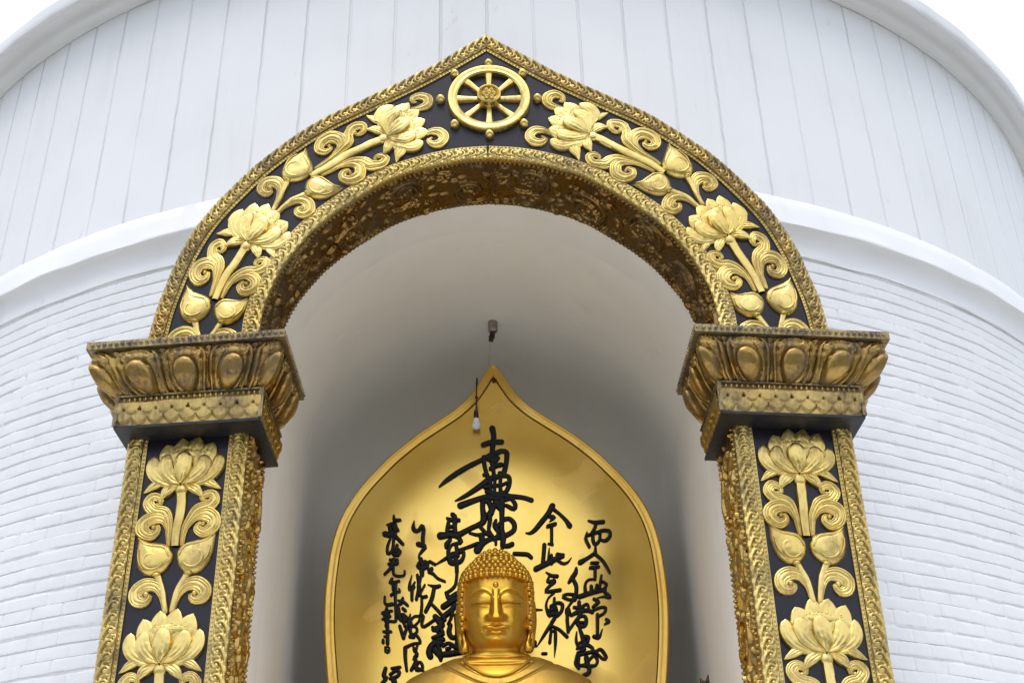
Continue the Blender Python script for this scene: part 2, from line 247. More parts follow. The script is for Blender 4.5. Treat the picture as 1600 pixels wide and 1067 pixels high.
STROKES=[[[(5,3740,37),(14,3680,33),(8,3610,32),(3,3546,32),(9,3488,41)],[(-59,3606,32),(-3,3626,32),(68,3627,33)],[(9,3535,32),(-32,3509,30),(-73,3484,27),(-156,3439,30),(-242,3385,32),(-314,3331,25),(-363,3285,7)],[(-57,3505,27),(-53,3447,25),(-38,3374,25),(-25,3338,27)],[(0,3530,30),(42,3542,32),(65,3553,30),(101,3544,30),(103,3497,30),(95,3439,30),(80,3377,32)],[(-18,3499,46),(18,3487,55),(41,3497,27)],[(4,3467,36),(8,3415,25),(12,3353,25)],[(-10,3415,25),(26,3435,27),(63,3445,27)],[(53,3378,27),(89,3367,27),(7,3348,27)]],
[[(-29,3333,32),(16,3342,27),(62,3357,27),(111,3351,27),(117,3300,28),(96,3240,27),(64,3215,25)],[(-29,3326,38),(-75,3287,34),(-156,3228,27),(-210,3195,20),(-254,3174,5)],[(-6,3346,23),(-16,3280,23),(-10,3220,25)],[(21,3346,20),(15,3275,20),(17,3209,20)],[(57,3350,23),(54,3279,23),(59,3214,27)],[(-48,3271,27),(15,3282,23),(65,3287,20),(97,3304,18)],[(-39,3240,25),(15,3217,27),(86,3228,25)],[(-58,3367,18),(-29,3364,18)]],
[[(-216,3138,41),(-138,3168,35),(-48,3198,31),(37,3209,32),(126,3200,29),(207,3190,27),(264,3170,28)],[(86,3173,22),(126,3180,22),(154,3136,26),(142,3106,26),(94,3131,22)],[(-67,3161,32),(-67,3102,31),(-59,3048,40),(-68,3010,35),(-99,2991,29),(-156,2964,26),(-209,2932,26),(-240,2914,31)],[(-27,3067,31),(-19,3028,27),(-28,2961,22),(-20,2932,22),(10,2884,22)],[(-67,3151,27),(-40,3171,27),(-9,3125,36),(-9,3076,31)],[(63,3174,38),(62,3100,33),(61,3027,29),(59,2950,31),(68,2907,35),(62,2845,28)],[(27,3154,45),(53,3115,40)],[(4,3125,36),(-18,3067,35)],[(-22,3190,31),(41,3184,27)]],
[[(70,3027,27),(110,3033,27),(142,2997,29),(139,2949,29),(94,2916,29),(45,2898,26),(-12,2889,27),(-60,2867,35),(-86,2844,44),(-104,2811,44)],[(21,3022,18),(11,2984,26),(37,2936,24),(28,2903,24)],[(47,2998,24),(25,2969,22)],[(-94,2991,22),(-51,2937,20),(-11,2908,22)],[(-156,2935,15),(-104,2920,20),(-51,2928,22)],[(-77,2909,35),(-69,2871,37)],[(-104,2858,20),(-165,2836,16),(-226,2815,9)],[(66,2836,24),(101,2838,26),(126,2849,27)],[(19,2903,18),(18,2851,17)],[(72,2902,31),(62,2831,26)]],
[[(140,2782,24),(187,2779,25),(227,2775,25),(250,2754,22)]],
[[(236,2398,15),(267,2398,15),(311,2397,7)]],
[[(253,2185,29),(252,2169,29)]],
[[(304,2114,17),(326,2114,17)]],
[[(-270,3072,28),(-254,3053,28),(-253,3005,26)],[(-306,3046,16),(-270,3032,24),(-229,3030,24)],[(-296,3024,20),(-305,2963,24),(-301,2928,26)],[(-257,3027,26),(-253,2940,28)],[(-293,2984,22),(-257,2985,22)],[(-289,2952,12),(-257,2950,12)],[(-349,2921,44),(-297,2924,34),(-229,2926,34),(-189,2946,30),(-129,2979,26)]],
[[(-285,2889,22),(-308,2860,28),(-312,2838,20)],[(-233,2909,24),(-213,2874,26),(-241,2862,20),(-273,2854,16),(-296,2817,22),(-292,2770,28),(-280,2732,34),(-248,2722,28)],[(-245,2845,22),(-240,2798,24),(-268,2790,24)],[(-225,2797,18),(-197,2805,20),(-197,2767,20),(-217,2734,24),(-256,2727,28)],[(-288,2778,32),(-236,2776,28)],[(-129,2846,20),(-177,2830,18),(-229,2814,18)],[(-376,2721,6),(-308,2762,20)],[(-248,2756,28),(-242,2722,24),(-240,2664,22)],[(-240,2668,20),(-240,2639,18),(-248,2578,18),(-271,2546,19),(-306,2523,18)]],
[[(-310,2523,18),(-286,2486,33),(-240,2516,27)],[(-325,2431,35),(-286,2457,33),(-239,2484,29)],[(-251,2440,27),(-274,2405,31),(-324,2363,31),(-320,2347,27)],[(-266,2397,19),(-278,2350,17),(-297,2315,12)],[(-279,2308,23),(-289,2261,29),(-266,2226,27),(-212,2243,23)],[(-243,2369,27),(-235,2267,27),(-235,2182,29)]],
[[(-378,2366,31),(-339,2317,42),(-354,2291,35),(-385,2284,31)],[(-393,2296,19),(-362,2271,23)],[(-339,2278,23),(-331,2251,27),(-392,2230,19)],[(-361,2217,23),(-323,2214,19)],[(-330,2216,31),(-391,2187,34),(-414,2142,36),(-406,2111,34)],[(-384,2202,27),(-342,2193,34)],[(-376,2148,34),(-345,2117,38),(-341,2086,19)],[(-326,2174,19),(-292,2192,19),(-250,2167,27),(-208,2162,42)],[(-357,2175,27),(-345,2147,23)],[(-337,2120,30),(-284,2124,34),(-197,2135,30)],[(-303,2154,19),(-284,2161,19)]],
[[(-528,3036,6),(-533,2986,25),(-514,2961,25),(-490,2973,23),(-475,3001,22),(-464,2970,24),(-467,2918,23),(-466,2866,23)],[(-496,2867,30),(-452,2848,25),(-467,2823,20),(-489,2790,13),(-490,2765,11)]],
[[(-478,2760,24),(-470,2731,30),(-442,2738,28),(-437,2708,26),(-469,2697,28),(-497,2711,22),(-489,2740,14)],[(-418,2741,18),(-386,2721,18)],[(-465,2714,28),(-470,2676,28),(-468,2652,24)],[(-406,2690,22),(-421,2670,24),(-397,2657,18),(-365,2623,16),(-318,2600,13)],[(-434,2708,16),(-421,2670,20)]],
[[(-535,2650,6),(-549,2581,18),(-543,2552,20),(-514,2604,10)],[(-521,2572,21),(-531,2548,20),(-531,2483,17)],[(-498,2649,18),(-486,2566,23),(-502,2486,17)],[(-476,2639,16),(-490,2574,20),(-481,2525,18),(-465,2500,17),(-438,2503,19)],[(-449,2581,12),(-474,2533,14)]],
[[(-428,2582,6),(-380,2566,23),(-353,2571,20)],[(-388,2554,21),(-403,2482,23),(-440,2403,21)],[(-406,2454,17),(-363,2408,19),(-324,2359,21)]],
[[(-467,2486,16),(-466,2436,17),(-475,2377,17),(-510,2374,15),(-536,2348,15),(-543,2321,17)],[(-479,2373,13),(-482,2342,13),(-508,2315,13),(-531,2304,15)],[(-475,2377,19),(-455,2376,19),(-464,2325,17),(-458,2305,19),(-439,2308,17),(-378,2349,17)]],
[[(-539,2387,10),(-551,2341,15)],[(-540,2357,15),(-562,2295,17),(-580,2233,17)],[(-605,2312,19),(-580,2237,21)],[(-583,2359,15),(-574,2311,15)],[(-532,2333,17),(-539,2286,21),(-523,2254,18),(-496,2269,16),(-496,2296,16),(-520,2313,15)],[(-536,2243,23),(-515,2238,19)],[(-496,2249,17),(-476,2221,17),(-475,2198,17),(-514,2196,15),(-563,2175,19)]],
[[(-567,2171,23),(-565,2106,20),(-554,2026,15)],[(-517,2188,11),(-505,2146,19),(-487,2191,10)],[(-497,2145,17),(-493,2122,23),(-512,2100,17),(-496,2084,23),(-526,2029,17)],[(-500,2054,21),(-492,2028,19),(-458,2034,18),(-458,2064,17),(-477,2078,17),(-496,2054,17)],[(-480,2039,15),(-450,2022,15)]],
[[(-667,3084,12),(-662,3050,22),(-626,3049,20)],[(-710,3018,12),(-661,3026,20),(-648,2979,24)],[(-693,3012,24),(-684,2972,28),(-659,2941,22)],[(-669,3007,24),(-660,2980,24)],[(-644,2992,16),(-634,2974,16)],[(-722,2953,34),(-691,2942,32),(-654,2932,24),(-600,2873,19)],[(-655,2940,20),(-648,2970,16)]],
[[(-686,2916,14),(-702,2861,17),(-699,2810,18),(-669,2834,19),(-662,2919,18)],[(-655,2824,30),(-623,2827,28),(-630,2797,24),(-658,2803,24)],[(-638,2866,18),(-643,2832,18)]],
[[(-681,2766,18),(-637,2760,24)],[(-688,2737,20),(-636,2739,26)],[(-657,2765,24),(-668,2724,24)],[(-668,2724,20),(-683,2699,18),(-714,2668,16)],[(-660,2719,18),(-654,2665,17),(-626,2649,17),(-586,2653,15),(-583,2682,13)]],
[[(-665,2632,18),(-674,2604,20),(-619,2615,16)],[(-656,2603,22),(-651,2558,23)],[(-667,2522,16),(-642,2541,15),(-611,2543,16),(-617,2562,10)],[(-642,2594,22),(-639,2492,18),(-632,2372,16),(-637,2346,16),(-683,2351,14)]],
[[(-708,2512,14),(-707,2475,16),(-691,2458,19),(-660,2461,23)]],
[[(-694,2437,16),(-692,2387,39),(-695,2351,23)],[(-716,2404,23),(-660,2417,15)],[(-717,2364,15),(-673,2382,19)],[(-687,2351,19),(-682,2311,15)]],
[[(-590,2498,16),(-601,2466,23),(-616,2455,16)],[(-617,2483,14),(-586,2473,19),(-558,2448,16)],[(-588,2429,17),(-573,2415,19)],[(-620,2435,23),(-615,2387,29),(-598,2351,19)],[(-587,2382,31),(-567,2357,33),(-582,2334,17)]],
[[(-685,2344,17),(-694,2321,19),(-682,2304,15)],[(-684,2296,23),(-681,2203,20)],[(-708,2282,16),(-662,2280,16)],[(-710,2228,15),(-710,2212,17)],[(-700,2250,15),(-680,2246,15)]],
[[(-695,2181,11),(-670,2180,11),(-670,2149,11),(-693,2150,11),(-695,2181,11)],[(-693,2165,7),(-670,2162,7)]],
[[(-689,2047,21),(-699,1999,25),(-680,1987,21),(-706,1958,21)],[(-648,2045,17),(-598,2051,17)],[(-658,2008,17),(-624,2029,19),(-601,2025,20),(-612,1995,19),(-657,1982,19)],[(-638,1978,30),(-630,1955,30)]],
[[(405,3127,35),(373,3069,30),(326,3007,30),(280,2950,26),(247,2927,18),(219,2929,6)],[(414,3101,20),(454,3065,18),(492,3021,22),(515,2982,31)],[(384,3047,20),(412,3043,24),(382,3012,6)],[(369,2977,22),(418,2994,22)],[(393,2981,20),(391,2911,19),(388,2851,20)],[(368,2851,12),(394,2846,17)]],
[[(340,2842,25),(334,2783,24),(325,2707,24)],[(371,2817,8),(364,2741,18)],[(385,2770,16),(383,2716,24)],[(279,2674,31),(343,2707,30),(408,2741,30),(461,2771,20)],[(425,2779,18),(465,2766,21),(424,2745,20)],[(421,2775,18),(424,2737,18)],[(427,2733,18),(458,2712,16),(490,2720,13),(514,2750,6)]],
[[(345,2651,8),(380,2628,20),(415,2624,23)],[(364,2620,14),(351,2587,16),(394,2591,25)],[(396,2585,23),(361,2554,18),(337,2526,16),(348,2518,19),(431,2530,21)]],
[[(391,2510,14),(355,2477,12),(337,2429,15),(347,2374,19),(358,2358,19)],[(392,2473,16),(388,2429,17)],[(368,2421,19),(408,2443,19),(442,2433,21),(435,2389,20),(408,2358,19)],[(355,2389,23),(395,2409,27)],[(370,2370,31),(409,2373,27)],[(395,2401,19),(406,2397,15)],[(389,2346,19),(368,2314,19)]],
[[(392,2344,19),(352,2285,21),(311,2223,17),(269,2158,5)],[(363,2293,16),(413,2269,17),(464,2221,19)],[(364,2266,16),(352,2184,18)],[(370,2254,11),(389,2258,18),(388,2180,17),(379,2092,4)]],
[[(544,2679,16),(539,2650,26),(513,2612,26),(492,2583,18)],[(521,2604,22),(538,2559,23),(536,2510,23),(522,2470,31)],[(523,2498,19),(477,2502,16),(449,2486,19),(483,2466,16),(518,2466,19)],[(510,2458,17),(477,2413,12)]],
[[(476,2397,31),(477,2378,35)],[(471,2366,19),(471,2334,18)],[(469,2336,19),(473,2254,19)],[(474,2258,17),(523,2325,17)],[(552,2450,21),(549,2390,25)],[(519,2414,19),(558,2410,21),(603,2438,16),(613,2402,16)],[(498,2362,19),(549,2386,25),(604,2394,23),(635,2383,21)],[(560,2374,21),(531,2326,23)],[(531,2329,25),(545,2293,24),(580,2293,23),(593,2325,21),(583,2357,19),(552,2352,17)],[(554,2317,15),(585,2315,15)]],
[[(644,3022,10),(686,3009,23),(744,3015,25)],[(694,3003,21),(684,2967,21),(657,2923,19)],[(629,2934,10),(619,2888,19),(640,2832,17)],[(636,2914,18),(670,2928,20)],[(670,2932,20),(667,2880,21),(681,2850,21),(711,2881,19),(718,2933,18)],[(690,2933,20),(736,2951,21),(780,2948,21),(782,2909,22),(751,2878,21),(729,2881,16)]],
[[(681,2842,11),(677,2786,23)],[(673,2786,22),(623,2751,21),(574,2721,30)],[(679,2780,18),(715,2745,18),(737,2715,17)],[(730,2724,17),(751,2686,16),(765,2653,13)],[(649,2718,19),(690,2721,18)],[(640,2684,21),(692,2692,21)],[(670,2689,20),(665,2606,18)]],
[[(663,2606,14),(619,2599,15),(597,2564,17),(598,2503,23)],[(558,2486,28),(630,2511,27),(726,2537,22)],[(637,2556,20),(638,2511,23)],[(673,2565,16),(666,2524,23)],[(708,2631,15),(692,2553,19)],[(714,2590,17),(740,2570,16),(714,2537,16)],[(718,2525,18),(755,2485,23),(719,2488,14),(672,2479,4)]],
[[(651,2471,19),(678,2451,23),(641,2419,17)],[(623,2387,17),(691,2415,17),(723,2412,18),(713,2380,17),(668,2351,16)],[(667,2367,19),(665,2332,19)],[(666,2342,19),(659,2239,18),(642,2224,21)],[(638,2224,22),(668,2216,19),(693,2271,7)],[(722,2338,15),(737,2323,23),(712,2305,12)]],
[[(546,2278,17),(561,2227,23),(569,2161,23)],[(527,2252,8),(521,2200,16),(531,2157,16)],[(572,2223,21),(599,2219,22),(594,2188,19)],[(531,2173,15),(571,2200,17)],[(526,2146,17),(585,2169,21),(622,2150,19),(625,2123,19)],[(525,2119,13),(572,2142,19)],[(520,2100,17),(590,2119,21),(648,2127,21)],[(520,2096,16),(510,2051,17),(530,2021,17)],[(535,2089,14),(533,2043,16),(578,2040,27)],[(581,2089,27),(586,2040,30)],[(595,2070,18),(631,2101,17),(651,2070,17),(636,2040,17),(597,2034,21)],[(636,2120,17),(676,2141,18),(709,2090,18),(688,2080,16),(649,2116,14)],[(597,2032,26),(591,1994,23),(560,1977,23)],[(576,2215,15),(577,2173,19)]],
[[(585,1938,23),(599,1920,23)]]]
# ------------------------------------------------------------------ ground and terrace
GZ = -1.6
g = MB().grid(np.stack(np.meshgrid(np.linspace(-900, 900, 25), np.linspace(-900, 900, 25), indexing='ij')+[np.full((25, 25), GZ)], -1))
o = obj('ground', *g.get(), 'pave'); o['kind'] = 'structure'
tt = np.linspace(0, 2*math.pi, 97); G = np.stack([np.stack([r*np.sin(tt), 6.632-r*np.cos(tt), np.full(97, GZ+z)], -1) for r, z in ((5.9, .004), (13.6, .004), (13.6, -.3))], 1)
o = obj('bounce_pavement', *MB().grid(G).get(), 'stone'); o['kind'] = 'structure'  # unseen pale ring, extent and tone set to bounce light into the niche
tb = MB(); tb.box((-3, -.9, GZ+.008), (3, 3.2, -.25)); tb.box((-3, -1.5, GZ+.008), (3, -.902, -.9)); tb.box((-3, -2.1, GZ+.008), (3, -1.502, -1.3))
o = obj('terrace', *tb.get(), 'stone'); o['kind'] = 'structure'

# ------------------------------------------------------------------ the white drum
DR, DY, ZL, ZT = 6.09, 6.632, 5.06, 7.276
pagoda = thing('round_pagoda', (0, DY, GZ), 'large round white drum with grooved upper wall and painted brick around the niche', 'building')
def cyl(th, r, z): return np.stack([r*np.sin(th), DY-r*np.cos(th), z+0*th], -1)
# upper wall: plaster panels with vertical grooves
DTH = R(3.16)
ths, kind, jid = [], [], []
for k in range(-26, 27):
    j = k*DTH+R(.06); wv = .014/DR
    for dt, kd in ((-2.2*wv, 0), (-.9*wv, 0), (-.45*wv, 1), (.45*wv, 1), (.9*wv, 0), (2.2*wv, 0), (DTH*.33, 0), (DTH*.66, 0)):
        ths.append(j+dt); kind.append(kd); jid.append((k+26) if abs(dt) < 3*wv else -1)
ths = np.array(ths); kind = np.array(kind); jid = np.array(jid); zs = np.linspace(ZL-.05, ZT, 70)
TH, ZZ = np.meshgrid(ths, zs, indexing='ij'); J = np.repeat(jid[:, None], len(zs), 1); K_ = np.repeat(kind[:, None], len(zs), 1)
wob = (vnoise(J*3.3+.5, ZZ*3.1, 3)-.5)*.006+(vnoise(J*5.3+.5, ZZ*14, 4)-.5)*.005
dep = .013*(.45+.8*vnoise(J*2.7+.2, ZZ*1.4, 6))
TH2 = TH+np.where(J >= 0, wob/DR, 0); RR = DR-np.where(K_ == 1, dep, 0)+(vnoise(TH*9+40, ZZ*1.6, 8)-.5)*.004+(vnoise(TH*3+40, ZZ*.5, 18)-.5)*.008
obj('panelled_wall', *MB().grid(np.stack([RR*np.sin(TH2), DY-RR*np.cos(TH2), ZZ], -1)).get(), 'white', pagoda, 30)
# brick courses under white paint, either side of the portal
CH, BL = .0868, .245
def brick_side(sg):
    us = np.arange(R(13.2)*6.07, R(66)*6.07, .0085)
    zc = []
    ncourse = 42; ztop = 4.585
    for i in range(ncourse):
        z0 = ztop-i*CH; zc += [z0-.0035, z0-.0062, z0-.013, z0-.03, z0-.058, z0-CH+.013, z0-CH+.0062, z0-CH+.0035]
    zc = np.array(sorted(zc)); U, Z = np.meshgrid(us, zc, indexing='ij')
    course = np.floor((ztop-Z)/CH+1e-6).astype(int); fz = (ztop-Z)-course*CH
    wz = (vnoise(U*1.1+50, course*1.7+.3, 11+sg)-.5)*.022+(vnoise(U*5+50, course*2.9+.3, 12+sg)-.5)*.007
    off = vnoise(course*1.37+.5, course*0+.5, 13+sg)*.25+np.where(course % 2 == 0, 0, .5)
    bu = U/BL+off; bi = np.floor(bu).astype(int); fu = (bu-bi)*BL
    per = vnoise(bi*1.71+.35, course*1.93+.35, 14)                      # each brick set slightly in or out
    edge = np.minimum(fz, CH-fz)
    bed = (edge < .0045)
    filled = vnoise(U*4.2+9, course*3.1+.4, 15+sg)*.75+vnoise(U*17+9, course*3.1+.4, 16)*.35
    depth = .0075*sstep(.25, .65, filled)
    h = (per-.5)*.0045-(.0012*sstep(.014, .004, edge))-np.where(bed, depth, 0)
    hj = np.minimum(fu, BL-fu); hf = vnoise(bi*2.3+.5, course*2.7+.5, 17)
    h -= sstep(.010, .002, hj)*.006*sstep(.15, .7, hf)*np.where(edge > .0045, 1, 0)
    h += (vnoise(U*9, Z*11+40, 21)-.5)*.004+(vnoise(U*30, Z*34+40, 22)-.5)*.0016
    Rr = 6.07+h; th = sg*U/6.07
    return np.stack([Rr*np.sin(th), DY-Rr*np.cos(th), Z+wz*np.where(np.arange(len(zc))[None] > len(zc)-9, .15, 1)], -1)
bw = MB(); bw.grid(brick_side(1)); bw.grid(brick_side(-1))
for a, b in ((66, 180), (-180, -66)):
    tt = np.linspace(R(a), R(b), 60); bw.grid(np.stack([cyl(tt, 6.068, GZ), cyl(tt, 6.068, 4.58)], 1))
for a, b in ((13.2, 66), (-66, -13.2)):
    tt = np.linspace(R(a), R(b), 60); bw.grid(np.stack([cyl(tt, 6.068, GZ), cyl(tt, 6.068, 4.585-42*CH+.003)], 1))
obj('brick_wall', *bw.get(), 'whitebrick', pagoda, 60)
def revolve(mb, prof, spans, step=.6, wob=0.):
    prof = np.array(prof)
    for a, b in spans:
        tt = np.radians(np.linspace(a, b, int(abs(b-a)/step)+2))
        T, I = np.meshgrid(tt, np.arange(len(prof)), indexing='ij'); r = prof[I, 0]; z = prof[I, 1]
        z = z+wob*(vnoise(T*30+70, I*.31, 31)-.5); r = r+wob*(vnoise(T*26+70, I*.31, 32)-.5)
        mb.grid(np.stack([r*np.sin(T), DY-r*np.cos(T), z], -1))
    return mb
sp = ((10.5, 180), (-180, -10.5))
lp = [(6.0, 5.10), (6.085, 5.068), (6.102, 5.062), (6.112, 5.05), (6.132, 4.95), (6.155, 4.84), (6.160, 4.82), (6.161, 4.811), (6.159, 4.804), (6.150, 4.801)]
lp += [(6.146-.073*math.sin(a)**.9, 4.799-.105*(1-math.cos(a))) for a in np.linspace(.0, math.pi/2, 9)]+[(6.073, 4.64), (6.075, 4.612), (6.075, 4.606), (6.062, 4.604), (6.058, 4.588), (6.05, 4.575)]
obj('middle_ledge', *revolve(MB(), lp, sp, .6, .012).get(), 'white', pagoda, 38)
cp = [(6.07, 7.255), (6.076, 7.272), (6.076, 7.284), (6.10, 7.286), (6.105, 7.292), (6.125, 7.294), (6.15, 7.297), (6.175, 7.303), (6.195, 7.318), (6.215, 7.345), (6.24, 7.362), (6.27, 7.37), (6.30, 7.371), (6.314, 7.369), (6.318, 7.330), (6.332, 7.326), (6.345, 7.334), (6.352, 7.355), (6.352, 7.40), (6.350, 7.47), (6.335, 7.485), (6.0, 7.56), (3.0, 8.2), (.01, 8.4)]
obj('upper_cornice', *revolve(MB(), cp, ((-180, 180),), .6, .01).get(), 'white', pagoda, 38)
tt = np.linspace(R(82.3), R(277.7), 80); mb = MB().grid(np.stack([cyl(tt, 6.085, ZL-.05), cyl(tt, 6.085, ZT)], 1))
obj('rear_wall', *mb.get(), 'white', pagoda)

# portal profiles (half, X >= 0), measured at the portal face
OUTP = np.array([(0, 5.75), (.17, 5.62), (.40, 5.455), (.605, 5.33), (.81, 5.212), (1.01, 5.10), (1.21, 4.955), (1.40, 4.788), (1.575, 4.588), (1.74, 4.36), (1.846, 4.126), (1.908, 3.91), (1.947, 3.73), (1.968, 3.55), (1.975, 3.36)])
INP = np.array([(0, 4.722), (.20, 4.704), (.40, 4.655), (.605, 4.575), (.80, 4.445), (.988, 4.292), (1.12, 4.135), (1.22, 3.975), (1.28, 3.812), (1.312, 3.66), (1.32, 3.53), (1.325, 3.36)])
def resamp(P, n): return crom(P, n)
OUTC, INC = resamp(OUTP, 140), resamp(INP, 140)
def full(Cv): return np.vstack([Cv[::-1]*[-1, 1], Cv[1:]])        # left springing -> crown -> right springing
def nicheprof(exp=0.):                                                # niche section with its side walls
    c = full(INC); c = c+np.c_[np.sign(c[:, 0])*exp*np.minimum(1, np.abs(c[:, 0])*3), np.full(len(c), 0)]
    c[:, 1] += exp*np.clip((c[:, 1]-3.4), 0, 1)
    zz = np.linspace(-.25, 3.3, 12); x = 1.325+exp
    return np.vstack([np.c_[np.full(12, -x), zz], c, np.c_[np.full(12, x), zz[::-1]]])
mb = MB(); p0 = nicheprof(0)
band = np.stack([np.c_[p0[:, 0], np.full(len(p0), y), p0[:, 1]] for y in (.455, .55, .66, .755)], 1); mb.grid(bend(band.reshape(-1, 3)).reshape(band.shape))
obj('niche_band', *mb.get(), 'niche_rim', pagoda)
mb = MB(); rows = []
for y, s in [(.7555, 1.0), (.756, 1.003)]+[(y, 1.003) for y in np.linspace(.85, 1.95, 12)]+[(1.98+.90*math.sin(a), 1.003-.36*(1-math.cos(a))**1.25) for a in np.linspace(.05, math.pi/2, 18)]:
    q = p0.copy(); cz = 3.3; q[:, 0] *= s; up_ = q[:, 1] > cz; q[up_, 1] = cz+(q[up_, 1]-cz)*s
    rows.append(np.c_[q[:, 0], np.full(len(q), y), q[:, 1]])
G = np.stack(rows, 1); G[..., 1] += KB*1.6*np.exp(-((G[..., 1]-.75)/.4)**2)*0+KB*G[..., 0]**2
rm = sstep(.85, 1.3, G[..., 1])*.6; G[..., 0] += (vnoise(G[..., 1]*2+9, G[..., 2]*2+9, 41)-.5)*.02*rm; G[..., 2] += (vnoise(G[..., 1]*2+19, G[..., 0]*2+9, 42)-.5)*.02*rm
mb.grid(G); obj('niche_vault', *mb.get(), 'niche', pagoda)
obj('dark_back_panel', *MB().box((-1.5, 2.8805, -.2), (1.5, 2.98, 4.9)).get(), 'absorber', pagoda)  # unseen dark panel added to deepen the shade around the plate
mb = MB().box((-1.6, .0, -.25), (1.6, 3.3, -.05)); obj('niche_floor', *mb.get(), 'stone', pagoda)
# white masonry between portal and drum
co = full(OUTC)*[.995, 1]-[0, .012]; zz = np.linspace(GZ, 3.3, 6); co = np.vstack([np.c_[np.full(6, -1.985), zz], co, np.c_[np.full(6, 1.985), zz[::-1]]])
G = np.stack([np.c_[co[:, 0], np.full(len(co), y), co[:, 1]] for y in (.40, .8, 1.2)], 1); G[..., 1] += KB*G[..., 0]**2
obj('portal_return', *MB().grid(G).get(), 'white', pagoda)
# ------------------------------------------------------------------ ornament in local band coordinates (x across, y along, z out)
def put(name, grids, mat, parent, f, sharp=45):
    mb = MB()
    for g_ in (grids if isinstance(grids, list) else [grids]): mb.grid(g_)
    return obj(name, *mb.get(f), mat, parent, sharp)
def petal(pts, wmax, h, z0, point=2.2):
    """petal along pts, widest at 3/5 of its length, engraved with fine lines"""
    C = crom(np.asarray(pts, float), 26); u = np.linspace(0, 1, 26)
    wd = wmax*np.where(u < .6, np.sin(math.pi/2*np.clip(u/.6, 0, 1))**.85, np.clip(1-(np.clip((u-.6)/.4, 0, 1))**point, 0, 1)**(.5 if point > 2 else .8))
    wd = np.maximum(wd, .014*(1-u)); wd[-1] = .002
    g_ = stroke(C, wd, h, z0, n=30, m=17, caps=False, lift=.004, flat=True)
    v = np.linspace(-1, 1, 17); uu = np.linspace(0, 1, 30)
    g_[:, 1:-1, 2] += .0042*np.cos(v*math.pi*4.)[None]*np.sin(uu*math.pi)[:, None]**.6*(1-.75*uu)[:, None]
    return g_
def warp(f, seed):
    """hand-made: every ornament wanders a little from the pattern"""
    def g(V):
        V = np.array(V, float); x, y = V[:, 0].copy(), V[:, 1].copy()
        V[:, 0] += (vnoise(x*7+9+seed, y*7+9, 201+seed)-.5)*.016+(vnoise(x*22+9, y*22+9+seed, 203+seed)-.5)*.004; V[:, 1] += (vnoise(x*7+19, y*7+9+seed, 202+seed)-.5)*.016
        V[:, 2] = V[:, 2]*.62*(.85+.3*vnoise(x*9+seed, y*9+30, 205))+(vnoise(x*60+9, y*60+9, 204+seed)-.5)*.0022*(V[:, 2] > .004)
        return f(V)
    return g
def lotus(parent, f, rnd):
    j = lambda a: a+rnd.uniform(-.005, .005)
    sh = [dome(.012, .176, .122, .036, .022, .022, 20, 5), dome(0, -.03, .036, .04, .036, .012, 12, 4)]
    for k in range(30):
        a = rnd.uniform(0, 6.28); r = math.sqrt(rnd.random()); sh.append(dome(.012+.108*r*math.cos(a), .186+.024*r*math.sin(a), .006, .006, .008, .036, 6, 3))
    fl = put('lotus_flower', sh, 'gold', parent, f)
    P = []
    for x, y, b in ((-.118, .240, -.08), (-.030, .276, -.02), (.062, .280, .03), (.142, .250, .09)):
        P.append(('petal', petal([(x*.35, .05), (b*1.05, .14), (j(x), j(y))], .122, .024, .012, 1.9)))
    for sx in (-1, 1): P.append(('petal', petal([(sx*.004, .0), (sx*.110, .03), (sx*.172, .09), (sx*.178, j(.172))], .088, .03, .014)))
    for sx in (-1, 1): P.append(('petal', petal([(sx*.002, .0), (sx*.062, .042), (sx*.102, .10), (sx*.100, j(.172))], .092, .034, .028)))
    P.append(('petal', petal([(0, 0), (.001, .06), (0, .12), (j(0), .182)], .104, .040, .044)))
    for sx in (-1, 1):
        P.append(('sepal', petal([(sx*.05, .012), (sx*.10, .022), (sx*.155, .004), (sx*.216, -.036)], .050, .026, .010, 1.35)))
        P.append(('sepal', petal([(sx*.004, -.006), (sx*.046, -.014), (sx*.086, -.038), (sx*.116, -.080)], .062, .028, .016, 1.35)))
    for nme, g_ in P: put(nme, g_, 'gold', fl, f)
    return fl
def leaf_pair(parent, f, rnd, st=1.):
    for sx in (-1, 1):
        S_ = lambda pts: [(sx*x, y*st) for x, y in pts]
        g_ = [stroke(S_([(-.036, -.335), (-.047, -.235), (-.088, -.160), (-.150, -.136), (-.184, -.094), (-.158, -.058), (-.120, -.070), (-.117, -.098), (-.136, -.104)]), [.024, .044, .074, .074, .068, .056, .044, .03, .014], .034, .004, 40, 23, flute=.24, flat=True),
              stroke(S_([(-.046, -.26), (-.082, -.196), (-.135, -.178), (-.186, -.202), (-.188, -.25), (-.146, -.276), (-.110, -.258), (-.114, -.23), (-.134, -.230)]), [.020, .05, .082, .084, .078, .064, .048, .032, .014], .040, .006, 40, 23, flute=.24, flat=True),
              dome(sx*-.136, -.104*st, .014, .014, .036, 0, 10, 4), dome(sx*-.134, -.230*st, .015, .015, .042, 0, 10, 4)]
        put('scroll_leaf', g_, 'gold', parent, f)
BUD = np.array([(.205, -.283), (.207, -.34), (.202, -.40), (.184, -.452), (.148, -.49), (.105, -.503), (.062, -.492), (.028, -.458), (.010, -.412), (.014, -.366), (.042, -.336), (.09, -.320), (.15, -.308)])
